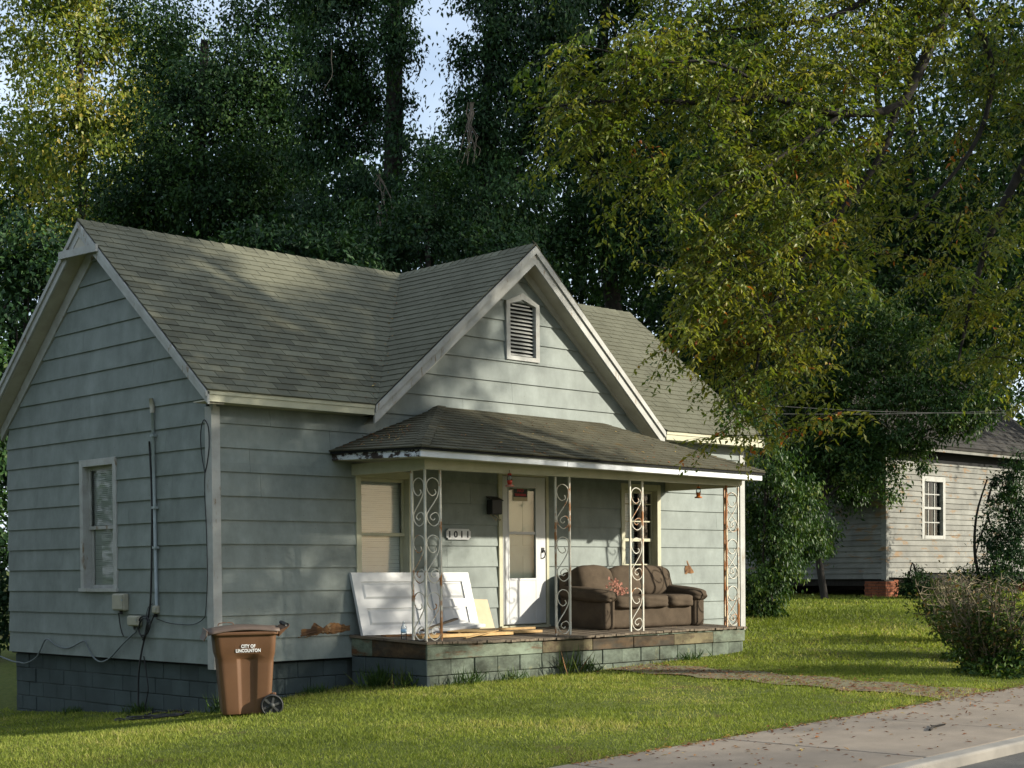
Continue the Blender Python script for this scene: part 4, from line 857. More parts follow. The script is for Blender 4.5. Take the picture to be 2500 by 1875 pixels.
# ---------------------------------------------------------------- neighbour house
NX, NY, NB = 22.93, 5.10, 1.27
nh = empty('neighbour_house', (26.5, 8.5, .8), 'old house with peeling white clapboards on brick piers at the right', 'house')
nfr = lambda u, z, t: (u, NY - t, z); nlf = lambda u, z, t: (NX - t, u, z)
NW = (24.59, 25.74, 2.28, 3.89)
nw1 = empty('wall', (26.5, NY, NB)); nw1.parent = nh; nw1.location = Vector((26.5, NY, NB)) - nh.location
nw2 = empty('wall', (NX, 9, NB)); nw2.parent = nh; nw2.location = Vector((NX, 9, NB)) - nh.location
lap_wall(nw1, lambda z: NX + .06, lambda z: 31.0, NB + .14, 4.24, .139, [NW], nfr, M['oldwhite'], True, .034, .005)  # top boards left off; dark strip stands for eave shadow and missing boards
lap_wall(nw2, lambda z: NY + .06, lambda z: 12.2, NB, 4.5, .139, [], nlf, M['oldwhite'], True, .034, .005)
q = MB(); q.bar((NX + .1, NY - .03, NB + .10), (24.2, NY - .045, NB + .07), .02, .12, (0, 0, 1)); q.build('loose_board', M['oldwhite'], nw1)
holed(NX + .02, 31, NB, 4.5, [NW], nfr, .06, M['dark'], nw1, 'sheathing') if False else None
q = MB(); q.box(NX + .013, NX + .08, NY + .02, 12.2, NB, 4.55); q.box(NX + .08, NW[0], NY + .013, NY + .08, NB, 4.55); q.box(NW[1], 31, NY + .013, NY + .08, NB, 4.55); q.box(NW[0], NW[1], NY + .013, NY + .08, NB, NW[2]); q.box(NW[0], NW[1], NY + .013, NY + .08, NW[3], 4.55)
q.box(NX + .1, 31, 12.1, 12.2, NB, 4.5); q.box(30.9, 31, NY + .1, 12.1, NB, 4.5); q.build('sheathing', M['dark'], nh)
q = MB(); q.box(NX - .04, NX + .08, NY - .045, NY - .005, NB - .02, 4.5); q.box(NX - .04, NX - .005, NY - .005, NY + .10, NB - .02, 4.5); q.build('corner_board', M['oldwhite'], nh)
q = MB(); q.prism([(NX + .02, NY + .1, 4.5), (NX + .02, 12.2, 4.5), (NX + .02, 8.65, 7.9)], (0, 0, 0), (.06, 0, 0)); q.build('gable_wall', M['oldwhite'], nh)
q = MB(); q.box(NX + .1, 31, NY - .33, NY - .29, 4.50, 4.66); q.build('fascia_board', M['oldwhite'], nh)
q = MB(); q.prism([(NX - .25, NY - .36, 4.66), (31.3, NY - .36, 4.66), (31.3, 8.65, 8.15), (NX - .25, 8.65, 8.15)], (0, 0, 0), (0, 0, -.08)); q.prism([(NX - .25, 8.65, 8.15), (31.3, 8.65, 8.15), (31.3, 12.6, 4.6), (NX - .25, 12.6, 4.6)], (0, 0, 0), (0, 0, -.08)); nr = q.build('roof', M['darkroof'], nh)
nst = []; uyn = Vector((0, 4.01, 3.49)).normalized(); shingles((NX - .25, NY - .36, 4.665), (1, 0, 0), uyn, 8.5, 5.3, [], .2, .5, nst, .016)
q = MB()
for cen, vs, fs in nst: q.add(vs, fs)
o = q.build('shingles', M['darkroof'], nr); o['kind'] = 'stuff'
w = empty('window', (25.16, NY, NW[2])); w.parent = nh; w.location = Vector((25.16, NY, NW[2])) - nh.location
q = MB(); P = lambda a, b, c, d, y0, y1: q.box(a, b, NY - y1, NY - y0, c, d)
P(NW[0], NW[0] + .12, NW[2], NW[3], -.08, .045); P(NW[1] - .12, NW[1], NW[2], NW[3], -.08, .045); P(NW[0] + .12, NW[1] - .12, NW[3] - .13, NW[3] - .001, -.08, .044); P(NW[0] + .12, NW[1] - .12, NW[2] + .001, NW[2] + .09, -.08, .055); P(NW[0] + .12, NW[1] - .12, 3.05, 3.11, -.07, .0)
q.build('frame', M['trim'], w)
a, b = NW[0] + .12, NW[1] - .12
for z0, z1 in ((NW[2] + .09, 3.05), (3.11, NW[3] - .13)):
    q = MB()
    for k in (1, 2): x = a + (b - a) * k / 3; P(x - .014, x + .014, z0, z1, -.06, -.03)
    zm = (z0 + z1) / 2; P(a, b, zm - .014, zm + .014, -.058, -.031); q.build('muntin', M['trim'], w)
    for k in range(3):
        for zz0, zz1 in ((z0, zm), (zm, z1)):
            q = MB(); x0 = a + (b - a) * k / 3; x1 = a + (b - a) * (k + 1) / 3
            q.add([(x0, NY + .045, zz0), (x1, NY + .045, zz0), (x1, NY + .045, zz1), (x0, NY + .045, zz1)], [(0, 1, 2, 3)]); q.build('pane', M['glass'], w)
q = MB()
for x0, x1 in ((a, a + .4), (b - .3, b)):
    vs = []
    for j in range(19): u = x0 + (x1 - x0) * j / 18; d = NY + .14 + .02 * math.sin(j * 1.4); vs += [(u, d, NW[2] + .05), (u, d, NW[3])]
    q.add(vs, [(2 * j, 2 * j + 2, 2 * j + 3, 2 * j + 1) for j in range(18)], True)
q.build('curtain', M['curtain'], w)
q = MB(); q.box(NX + .2, 30.8, NY + .7, NY + .8, NB, 4.5); q.box(NX + .2, 30.8, NY + .2, 12, NB - .02, NB + .05); q.build('interior', M['dark'], nh)
def pier(x, y, w_, d_, z0, z1):
    p = empty('brick_pier', (x + w_ / 2, y + d_ / 2, z0)); p.parent = nh; p.location = Vector((x + w_ / 2, y + d_ / 2, z0)) - nh.location
    q = MB(); q.box(x + .012, x + w_ - .012, y + .012, y + d_ - .012, z0, z1); q.build('mortar_bed', M['mortar'], p)
    r_ = 0; z = z1 - .068
    while z > z0 - .07:
        for (n_, ln, f) in ((int(w_ / .2), w_, lambda u, v, t: (x + u, y - t, v)), (int(d_ / .2), d_, lambda u, v, t: (x - t, y + u, v))):
            u = -.1 * (r_ % 2)
            while u < ln - .02:
                a = max(u, 0) + .005; b = min(u + .2, ln) - .005; t = random.uniform(0, .005)
                q = MB(); q.prism([f(a, z, t), f(b, z, t), f(b, z + .058, t), f(a, z + .058, t)], f(0, 0, 0), f(0, 0, -.03)); q.build('brick', M['brick'], p); u += .2
        z -= .068; r_ += 1
pier(NX + .0, NY, .42, .62, .74, 1.22); pier(28.0, NY + .1, 2.4, .3, .8, 1.2)
q = MB(); q.box(NX + .44, NX + .64, NY + .02, NY + .5, .72, 1.24); q.build('timber_prop', M['brick'], nh)
q = MB(); q.box(NX + .04, 30.9, NY + .06, NY + .22, 1.10, 1.26); q.box(NX + .05, NX + .2, NY + .22, 12.1, 1.10, 1.26); q.build('sill_beam', M['bark'], nh)
q = MB(); q.box(NX + 1, 30.5, 9.5, 9.7, .5, 1.2); q.build('rear_footing', M['dark'], nh)
q = MB(); q.box(27.9, 30.9, NY - 1.2, NY - .1, 1.22, 1.42); q.build('porch_edge', M['oldwhite'], nh)

# ---------------------------------------------------------------- leaves
CO = np.array(co.matrix_world.translation); FV, RV, UV = np.array(_f), np.array(_r), np.array(_u)
def at(px, py, D):     # a point of the place at a given depth in front of the viewpoint
    return CO + D * (FV + (px - 1250) / 3734.4 * RV - (py - 1474.9) / 3734.4 * UV)
def unit(a): return a / np.maximum(np.linalg.norm(a, axis=-1, keepdims=True), 1e-9)
def leaves_obj(name, C, A, Nn, ln, wd, var, mt, parent=None, kind=None):
    n = len(C); A = unit(A); Sd = unit(np.cross(A, Nn)); Nr = np.cross(Sd, A)
    ln = ln[:, None]; wd = wd[:, None]
    V = np.empty((n, 4, 3), np.float32)
    V[:, 0] = C; V[:, 1] = C + A * ln * .42 + Sd * wd * .5 + Nr * wd * .16; V[:, 2] = C + A * ln - Nr * ln * .08; V[:, 3] = C + A * ln * .42 - Sd * wd * .5 + Nr * wd * .16
    if parent: V -= np.array(wloc(parent), np.float32)
    me = bpy.data.meshes.new(name); me.vertices.add(4 * n); me.vertices.foreach_set('co', V.ravel())
    I = (np.arange(n) * 4)[:, None] + np.array([0, 1, 2, 0, 2, 3])[None]
    me.loops.add(6 * n); me.loops.foreach_set('vertex_index', I.ravel().astype(np.int32)); me.polygons.add(2 * n)
    me.polygons.foreach_set('loop_start', np.arange(0, 6 * n, 3, dtype=np.int32)); me.polygons.foreach_set('loop_total', np.full(2 * n, 3, np.int32))
    at_ = me.attributes.new('var', 'FLOAT', 'POINT'); at_.data.foreach_set('value', np.repeat(var, 4).astype(np.float32))
    me.materials.append(mt); me.update(calc_edges=True)
    o = bpy.data.objects.new(name, me); COL.objects.link(o)
    if parent: o.parent = parent
    if kind: o['kind'] = kind
    return o
def foliage(ells, llen, lwid, layers=5, clump=.5, perc=60, hang=.35, sparse=0.):
    """leaf clumps through ellipsoids (px, py, rpx, rpy, depth, density)"""
    Cs, As, Ns, Vs = [], [], [], []
    for e in ells:
        px, py, rx, ry, D = e[:5]; dens = e[5] if len(e) > 5 else 1.; s = D / 3734.4
        c = at(px, py, D); la = .5 * llen / s * lwid / s
        n = int(math.pi * rx * ry * layers * dens / la); k = max(3, n // perc)
        d = unit(rng.normal(size=(k, 3))); rad = rng.random(k) ** .45
        off_ = d * rad[:, None]; cc = c + off_[:, :1] * RV * rx * s + off_[:, 1:2] * FV * min(rx, ry) * s * 1.0 + off_[:, 2:] * UV * ry * s
        cl = rng.integers(0, k, n); sz = (.6 + .8 * rng.random(k))[cl][:, None] * clump
        g_ = rng.normal(size=(n, 3)); C = cc[cl] + g_ * sz * np.array([.55, .55, .42])
        outw = unit((d)[cl][:, :1] * RV + d[cl][:, 1:2] * FV + d[cl][:, 2:] * UV)
        A = outw * .5 + rng.normal(size=(n, 3)) * .7 + np.array([0, 0, -1.]) * hang * 2
        Nn = rng.normal(size=(n, 3)) * .55 + np.array([0, 0, 1.]) * .8 + outw * .6 
        v = np.clip(rng.normal(.42, .12, n) + (rng.random(k) ** 1.3 - .45)[cl] * .85, 0, 1)
        Cs.append(C); As.append(A); Ns.append(Nn); Vs.append(v)
    C, A, Nn, v = map(np.concatenate, (Cs, As, Ns, Vs)); n = len(C)
    return C, A, Nn, llen * (.6 + .7 * rng.random(n)), lwid * (.6 + .7 * rng.random(n)), v
M['leafdark'] = leafmat('dark vine leaves', [(0, (.008, .022, .009)), (.45, (.018, .045, .014)), (.8, (.035, .075, .018)), (1, (.052, .088, .018))], .22, .6, .12)
M['leafivy'] = leafmat('ivy leaves', [(0, (.009, .026, .012)), (.5, (.02, .05, .017)), (.85, (.038, .085, .022)), (1, (.06, .095, .022))], .22, .55, .15)
M['leafsun'] = leafmat('yellow green leaves', [(0, (.06, .10, .014)), (.4, (.13, .175, .022)), (.75, (.235, .25, .035)), (1, (.36, .27, .045))], .4)
M['limbbark'] = mat('grey limb bark', (.06, .055, .045), (.035, .03, .025), rough=.95, sc=9)
M['leafyel'] = leafmat('autumn olive leaves', [(0, (.04, .085, .014)), (.3, (.092, .135, .018)), (.6, (.16, .18, .025)), (.9, (.255, .232, .03)), (.985, (.27, .19, .022)), (1, (.36, .11, .02))], .42)
M['leafglossy'] = leafmat('glossy green leaves', [(0, (.02, .05, .012)), (.5, (.045, .09, .02)), (.85, (.08, .13, .025)), (1, (.14, .16, .03))], .28, .45, .22)
M['deadvine'] = mat('grey dead vine bark', (.13, .11, .085), (.08, .065, .05), rough=.95, sc=8)
M['leafshrub'] = leafmat('shrub leaves', [(0, (.02, .045, .012)), (.5, (.05, .085, .018)), (.8, (.09, .11, .025)), (1, (.17, .09, .04))], .3, .6, .12)
M['grass'] = leafmat('lawn grass', [(0, (.12, .15, .024)), (.4, (.205, .255, .044)), (.75, (.295, .32, .065)), (1, (.45, .39, .16))], .40, .6, .2)
M['litter'] = leafmat('fallen leaves', [(0, (.10, .04, .02)), (.5, (.22, .08, .035)), (.8, (.30, .16, .05)), (1, (.45, .33, .12))], .1, .8, .1)
ntree = 0
def tree(name, label, base, trunk, r0, ells, llen, lwid, mt, layers=5, clump=.5, perc=60, hang=.35, limbs=(), group=None, cat='tree', bark='bark'):
    """trunk: world points from the base upwards; limbs: (points, r0, r1)"""
    t = empty(name, tuple(base), label, cat, group)
    q = MB(); n = len(trunk); q.tube(smooth([tuple(p) for p in trunk], 4), [r0 * (1 - .65 * i / (4 * (n - 1))) for i in range(4 * (n - 1) + 1)], 9); q.build('trunk', M[bark], t)
    for pts, a, b in limbs:
        sp = smooth([tuple(p) for p in pts], 4); q = MB(); q.tube(sp, [a + (b - a) * i / (len(sp) - 1) for i in range(len(sp))], 6); q.build('limb', M[bark], t)
    leaves_obj('crown', *foliage(ells, llen, lwid, layers, clump, perc, hang), mt, t)
    return t
def stemof(px, D, top, jitter=.3, ground=None):
    b = at(px, 1400, D); z = g1(b[0], b[1]); b = np.array([b[0], b[1], z - .1]); e = at(px, top, D)
    return b, [b] + [b + (e - b) * k + np.array([random.uniform(-jitter, jitter), random.uniform(-jitter, jitter), 0]) for k in (.35, .7)] + [e]
def limbset(trunk, ells, r_=.09, frac=(.45, .95)):
    out = []; a, e = np.array(trunk[0]), np.array(trunk[-1])
    for L_ in ells:
        s = a + (e - a) * random.uniform(*frac); c = at(L_[0], L_[1], L_[4]); m = (s + c) / 2 + np.array([0, 0, random.uniform(-.3, .6)]); out.append(([s, m, c], r_, r_ * .25))
    return out
def mk(name, label, px, D, top, r0, ells, llen, lwid, mt, layers=5, **k):
    ells = [(e[0], e[1], e[2], e[3], D + e[4]) + tuple(e[5:]) for e in ells]
    b, tr = stemof(px, D, top); return tree(name, label, b, tr, r0, ells, llen, lwid, M[mt], layers, limbs=limbset(tr, ells[:6], .035), **k)
GB = 'trees behind the house'
mk('tall_tree', 'tall yellow green tree at the upper left edge with sky showing through', 190, 52, 60, .30,
   [(100, 120, 150, 130, 0, .8), (260, 90, 160, 110, 1, .8), (210, 300, 160, 140, -1, .9), (80, 380, 110, 150, 1, .7), (330, 260, 130, 130, 0, .9), (420, 150, 100, 110, 2, .7), (250, 480, 110, 130, 0, .6), (150, -40, 250, 90, 0, .8), (90, 560, 90, 80, 0, .7)], .20, .10, 'leafsun', 3.6, clump=.8, perc=110, group=GB)
mk('vine_hung_tree', 'broad dark tree smothered in vines behind the left ridge', 500, 41, 100, .32,
   [(500, 300, 190, 170, 0), (400, 460, 150, 130, -1), (620, 190, 130, 120, 0), (560, 480, 170, 130, -1.5), (320, 560, 130, 110, 0), (660, 360, 110, 130, 0), (430, 200, 120, 90, 1, .8), (680, 560, 100, 90, -1), (520, 620, 220, 70, -1), (600, 60, 100, 40, 1, .5), (760, 10, 100, 90, 1), (620, 20, 60, 60, 1), (380, 60, 120, 100, 2, .8), (700, 200, 80, 130, 1)], .13, .075, 'leafdark', 4.2, clump=.6, perc=130, group=GB)
mk('ivy_covered_tree', 'tall ivy covered trunk standing left of the sky gap', 966, 36, -60, .40,
   [(800, 120, 100, 150, 0), (780, 330, 70, 160, .5), (850, 480, 90, 110, 0), (885, 220, 55, 170, 1), (960, 60, 55, 120, .6, .6), (930, 560, 90, 90, -1), (760, 560, 80, 100, 0), (1010, 420, 45, 110, 1, .45), (860, -20, 170, 80, 0), (995, 210, 28, 120, 0, .4), (958, 100, 50, 130, -.9, 1.1), (965, 330, 38, 60, -.4, .9), (965, 480, 45, 90, -.4, 1), (830, 230, 70, 140, .5, .8)], .115, .062, 'leafivy', 4.2, clump=.42, perc=120, hang=.7, group=GB)
mk('ivy_column', 'ivy covered tree right of the sky gap with bare vines hanging', 1210, 35, -40, .25,
   [(1210, 120, 95, 170, 0), (1170, 330, 85, 180, -.3), (1300, 250, 100, 210, .6), (1240, 520, 130, 120, -.5), (1135, 180, 30, 150, 0, .6), (1330, 40, 120, 120, .5), (1160, 560, 90, 90, -1), (1230, -40, 130, 80, 0)], .115, .062, 'leafivy', 4.4, clump=.42, perc=120, hang=.7, group=GB)
mk('dark_tree', 'dark leafy tree behind the front gable peak', 1480, 37, -20, .3,
   [(1430, 160, 130, 190, 0), (1500, 420, 150, 190, 0), (1620, 240, 150, 210, 1), (1390, 580, 130, 110, -1), (1560, 600, 140, 140, -.5), (1480, -20, 180, 90, 0), (1640, 520, 110, 160, 0)], .125, .07, 'leafdark', 4.2, clump=.5, perc=130, group=GB)
mk('understory_tree', 'low leafy tree in the gap just above the roof saddle', 1040, 32, 560, .14,
   [(1010, 560, 110, 90, 0), (1100, 600, 90, 80, .4), (1060, 460, 80, 90, .8, .8), (900, 620, 110, 70, 0), (1070, 370, 45, 60, 1.2, .5), (1220, 640, 100, 60, 0)], .11, .06, 'leafivy', 4, clump=.4, perc=100, group=GB)
mk('understory_tree', 'low bushy tree above the left roof slope near the saddle', 780, 31, 590, .12,
   [(780, 600, 100, 60, 0), (690, 590, 90, 60, 0), (840, 640, 100, 50, -.3), (620, 610, 90, 60, 0)], .13, .075, 'leafivy', 3.6, clump=.35, group=GB)
mk('vine_shrub', 'leafy green shrub left of the left gable', 60, 29, 640, .10,
   [(120, 610, 90, 80, 0), (70, 720, 90, 110, -.5), (30, 620, 80, 100, 0), (150, 700, 50, 60, 0), (-30, 860, 80, 130, -.5), (-30, 1080, 80, 150, -.5), (-40, 1300, 90, 150, -.5), (10, 1000, 40, 120, 0), (0, 1480, 70, 110, -.8)], .13, .08, 'leafivy', 4, clump=.35, perc=90, cat='shrub')
mk('dark_tree', 'dark tree filling the background behind the autumn leaves', 1850, 44, -20, .3,
   [(1780, 130, 180, 150, 0), (1760, 420, 180, 200, 0), (1930, 330, 150, 150, 1, .8), (1800, 700, 170, 180, -2), (1960, 560, 170, 170, 0), (1700, 800, 110, 160, -6), (1830, 860, 120, 160, -8)], .19, .11, 'leafdark', 4.6, clump=.6, group=GB)
mk('dark_tree', 'dark tree rising behind the roof of the old white house', 2230, 50, 60, .3,
   [(2130, 520, 170, 150, 0, .8), (2300, 600, 170, 150, 0, .8), (2100, 740, 190, 160, -2), (2330, 800, 190, 130, -1), (2460, 420, 110, 180, 0, .7), (2210, 120, 90, 90, 0, .5), (2420, 120, 120, 120, 0, .7), (1960, 820, 130, 150, -4)], .21, .12, 'leafdark', 4.2, clump=.7, group=GB)
# far wood
C_, A_, N_, l_, w_, v_ = foliage([(x, y, 230, 170, 68 + random.uniform(-3, 5)) for x in range(-150, 2800, 210) for y in (470, 640, 820)] + [(x, 1100, 260, 200, 70) for x in range(-150, 2900, 240)], .34, .2, 2.4, .9, 60)
keep = (rng.random(len(C_)) < .95); fo = leaves_obj('far_wood', C_[keep], A_[keep], N_[keep], l_[keep], w_[keep], v_[keep] * .8, M['leafdark'], None, 'stuff')
# unseen trees added around the lot to cast shade and block sky light
def offtree(x, y, h, r_, label, zc=.62, n=26000, mt='leafdark'):
    b = np.array([x, y, g1(x, y) - .1]); t = empty('added_shade_tree', tuple(b), label, 'tree', 'unseen trees added to block sun and sky')
    q = MB(); q.tube([b, b + np.array([.1, 0, h * .4]), b + np.array([0, .2, h * .8])], [.3, .22, .08], 9); q.build('trunk', M['bark'], t)
    k = n // 70; d = unit(rng.normal(size=(k, 3))); cc = b + np.array([0, 0, h * zc + .1]) + d * (rng.random(k) ** .4)[:, None] * np.array([r_, r_, h * (1 - zc)]); cl = rng.integers(0, k, n)
    C = cc[cl] + rng.normal(size=(n, 3)) * .5; A = rng.normal(size=(n, 3)) + np.array([0, 0, -.6]); leaves_obj('crown', C, A, rng.normal(size=(n, 3)) + np.array([0, 0, .8]), .24 * (.6 + .7 * rng.random(n)), .13 * (.6 + .7 * rng.random(n)), rng.random(n), M[mt], t)
offtree(25.5, -3.5, 24, 5.5, 'tall shade tree added beyond the right edge beside the old white house', .64)
offtree(33, 3, 24, 6, 'tall shade tree added beyond the right edge behind the old white house', .6)
for i, (x_, y_, h_) in enumerate(((-24, -24, 14), (-15, -26, 13), (-6, -25, 14), (3, -26, 13), (11, -25, 11), (34, -23, 15))): offtree(x_, y_, h_, 5.0, ('bushy tree added far down the street to the left to block sky', 'tree added across the street behind the viewpoint to the left to block sky', 'tree added across the street straight behind the viewpoint to block sky', 'tree added across the street right behind the viewpoint to block sky', 'low tree added across the street to block sky', 'large tree added far down the street to the right to block sky')[i], .5, 7000)
for i, (x_, y_, h_) in enumerate(((-9, 7, 9), (-13, 1, 10), (-8, 15, 14), (-16, 12, 13), (-20, -5, 12))): offtree(x_, y_, h_, 4.0, ('unseen tree added in the yard left of the house to block sky', 'unseen tree added left of the house near the street to block sky', 'unseen tall tree added left of and behind the house to block sky', 'unseen tree added far left of the house to block sky', 'unseen tree added at the left street edge to block sky')[i], .5, 9000)
offtree(37, 14, 24, 6, 'tall shade tree added far beyond the right edge', .55)
# ivy and shrubs beside the houses
mk('ivy_shrub', 'tall leafy green shrub against the right end of the house', 1870, 28.3, 1050, .07,
   [(1860, 1060, 50, 70, .4), (1890, 1150, 60, 80, 0), (1920, 1260, 70, 80, 0), (1900, 1370, 75, 90, -.2), (1860, 1440, 60, 70, -.4), (1840, 1270, 50, 120, .3), (1960, 1220, 50, 70, .5), (1850, 1490, 70, 35, -.5), (1980, 1330, 40, 60, .6), (1840, 970, 40, 60, .6)], .095, .042, 'leafglossy', 4.2, clump=.17, perc=30, hang=.7, cat='shrub')
mk('overhanging_tree', 'glossy green tree overhanging the corner of the old white house', 2015, 37.4, 980, .10,
   [(2150, 990, 130, 75, -.6), (2280, 950, 110, 60, -1), (2090, 1080, 90, 70, 0), (2320, 1030, 90, 55, -1.4), (2200, 1070, 90, 50, -1), (2360, 1000, 60, 50, -1.5), (2000, 1000, 110, 100, 1), (2010, 1150, 100, 90, 1.2), (2250, 1115, 40, 30, -1), (2060, 1200, 60, 60, .6, .6), (1990, 1300, 50, 80, .4, .7), (2120, 1130, 70, 60, -.5, .8), (2040, 1130, 80, 90, .2), (2420, 980, 60, 60, -1.2, .8), (2400, 900, 80, 50, -1, .6), (2170, 1160, 40, 60, -.6, .5), (2160, 1215, 25, 30, -.6, .5), (2100, 880, 140, 90, 0), (2230, 850, 110, 70, 0), (1990, 900, 110, 100, .5), (2320, 900, 80, 60, -.5, .7), (1970, 1100, 90, 110, .8), (2080, 760, 140, 90, .5)], .12, .052, 'leafglossy', 4, clump=.25, perc=36)
mk('vine_shrub', 'dark climbing shrub on the front of the old white house', 2410, 37.2, 1170, .05,
   [(2445, 1200, 35, 60, 0, .6), (2425, 1290, 35, 60, -.2, .6), (2470, 1330, 60, 90, 0), (2430, 1400, 60, 50, -.3, .8), (2480, 1200, 40, 120, 0), (2370, 1410, 40, 25, 0, .5)], .10, .045, 'leafivy', 3.6, clump=.2, perc=30, cat='shrub')
mk('dark_tree', 'dark leafy tree filling the gap between the two houses', 1930, 42, 700, .2, [(1900, 1000, 120, 130, 0), (1960, 1180, 110, 120, 0), (1830, 1150, 90, 130, 0), (1950, 850, 130, 110, 0), (2060, 1000, 90, 100, .6), (1900, 1330, 100, 90, 0)], .16, .09, 'leafdark', 4, clump=.4, group=GB)
mk('low_shrub', 'small dark bush beside the brick pier', 2240, 37.0, 1400, .03, [(2240, 1420, 40, 35, 0), (2270, 1445, 50, 25, -.2), (2215, 1440, 25, 28, 0)], .09, .03, 'leafdark', 4, clump=.14, perc=24, cat='shrub')
def hedge(x, y, h, r_, label, stems=26, nl=2600, seed=1, bare=.5):
    rr_ = random.Random(seed); z = g1(x, y); t = empty('pruned_shrub', (x, y, z), label, 'shrub', 'pruned shrubs along the boundary'); q = MB(); tips = []
    for i in range(stems):
        a = rr_.uniform(0, 6.28); d = rr_.random() ** .5 * r_; p = Vector((x + .25 * d * math.cos(a), y + .25 * d * math.sin(a), z - .03)); hh = h * rr_.uniform(.72, 1.04); pts = [p]
        for k in range(1, 5): pts.append(Vector((x + d * math.cos(a) * (.25 + .75 * k / 4) + rr_.gauss(0, .035), y + d * math.sin(a) * (.25 + .75 * k / 4) + rr_.gauss(0, .035), z + hh * k / 4)))
        q.tube(pts, [.014, .011, .009, .008, .007], 5)
        for k in (2, 3, 4):
            for s in range(3):
                e = pts[k] + Vector((rr_.gauss(0, .10), rr_.gauss(0, .10), rr_.uniform(.02, .16))); q.tube([pts[k], (pts[k] + e) / 2 + Vector((rr_.gauss(0, .02), 0, 0)), e], [.006, .005, .004], 4); tips.append(e)
        tips += pts[1:]
    q.build('stems', M['twig'], t)
    T = np.array(tips); i = rng.integers(0, len(T), nl); ctr = rng.integers(0, len(T), 60); i = np.where(rng.random(nl) < .6, ctr[rng.integers(0, 60, nl)], i); C = T[i] + rng.normal(size=(nl, 3)) * .07; C[:, 2] -= .10 * rng.random(nl); hfrac = (C[:, 2] - z) / h; k = rng.random(nl) > bare * np.clip(hfrac * 2.2 - .75, 0, 1); C = C[k]; n = len(C)
    leaves_obj('foliage', C, rng.normal(size=(n, 3)) + np.array([0, 0, .2]), rng.normal(size=(n, 3)) + np.array([0, 0, .8]), .072 * (.5 + .8 * rng.random(n)), .034 * (.6 + .7 * rng.random(n)), rng.random(n), M['leafshrub'], t)
hedge(8.3, -5.7, 1.12, .8, 'nearest pruned shrub with cut twig ends by the pavement', 46, 9000, 3, .92)
hedge(9.8, -4.5, 1.1, .75, 'middle pruned shrub with bare cut twigs', 38, 6000, 5, .92)
hedge(11.4, -3.3, 1.0, .6, 'farthest pruned shrub with thin leafy base on the lawn', 26, 3600, 8, .92)
# ---------------------------------------------------------------- the autumn tree in front
yt = empty('autumn_tree', (9.9, -8.1, zw(9.9) - .02), 'large olive and yellow autumn tree reaching over the lawn from the right', 'tree')
tb = np.array([9.9, -6.4, .1]); tt = at(2700, 100, 19.3)
tb = np.array([tt[0] + .3, tt[1] - .2, g1(tt[0], tt[1]) - .05]); yt.location = tuple(tb)
q = MB(); tp = [tb, tb + (tt - tb) * .35 + np.array([.1, .1, 0]), tb + (tt - tb) * .7, tt, tt + np.array([-.2, .3, 2.2])]; sp = smooth([tuple(p) for p in tp], 4); q.tube(sp, [.27 - .16 * i / (len(sp) - 1) for i in range(len(sp))], 10); q.build('trunk', M['bark'], yt)
LB = [([tt, at(2560, -120, 19.2), at(2420, -190, 19), at(2330, -30, 18.8), at(2260, 140, 18.5), at(2190, 260, 18.3), at(2060, 278, 18)], .11, .045),
      ([at(2060, 278, 18), at(1960, 262, 17.8), at(1880, 238, 17.6), at(1700, 250, 17.4), at(1560, 245, 17.3), at(1400, 255, 17.1), at(1310, 265, 17)], .055, .008),
      ([at(1890, 240, 17.6), at(1820, 185, 17.4), at(1730, 150, 17.2), at(1600, 150, 17.1), at(1420, 110, 17)], .03, .006),
      ([at(2190, 260, 18.3), at(2150, 380, 18.2), at(2050, 520, 18), at(1950, 640, 17.8), at(1870, 780, 17.6), at(1840, 930, 17.5), at(1800, 1010, 17.4)], .05, .008),
      ([at(2060, 278, 18), at(1960, 345, 17.8), at(1850, 420, 17.6), at(1740, 480, 17.4), at(1660, 560, 17.3)], .035, .006),
      ([at(2420, -190, 19), at(2260, -100, 18.6), at(2060, 30, 18.4), at(1900, 60, 18.2), at(1700, 80, 18)], .06, .01),
      ([tt, at(2560, 300, 19.3), at(2440, 520, 19.2), at(2380, 700, 19), at(2340, 880, 18.9)], .09, .012),
      ([at(2330, -30, 18.8), at(2420, 150, 19), at(2390, 330, 18.9), at(2280, 480, 18.8), at(2200, 560, 18.7)], .05, .01)]
for pts, a, b in LB: sp = smooth([tuple(p) for p in pts], 4); q = MB(); q.tube(sp, [a + (b - a) * i / (len(sp) - 1) for i in range(len(sp))], 7); q.build('limb', M['bark'], yt)
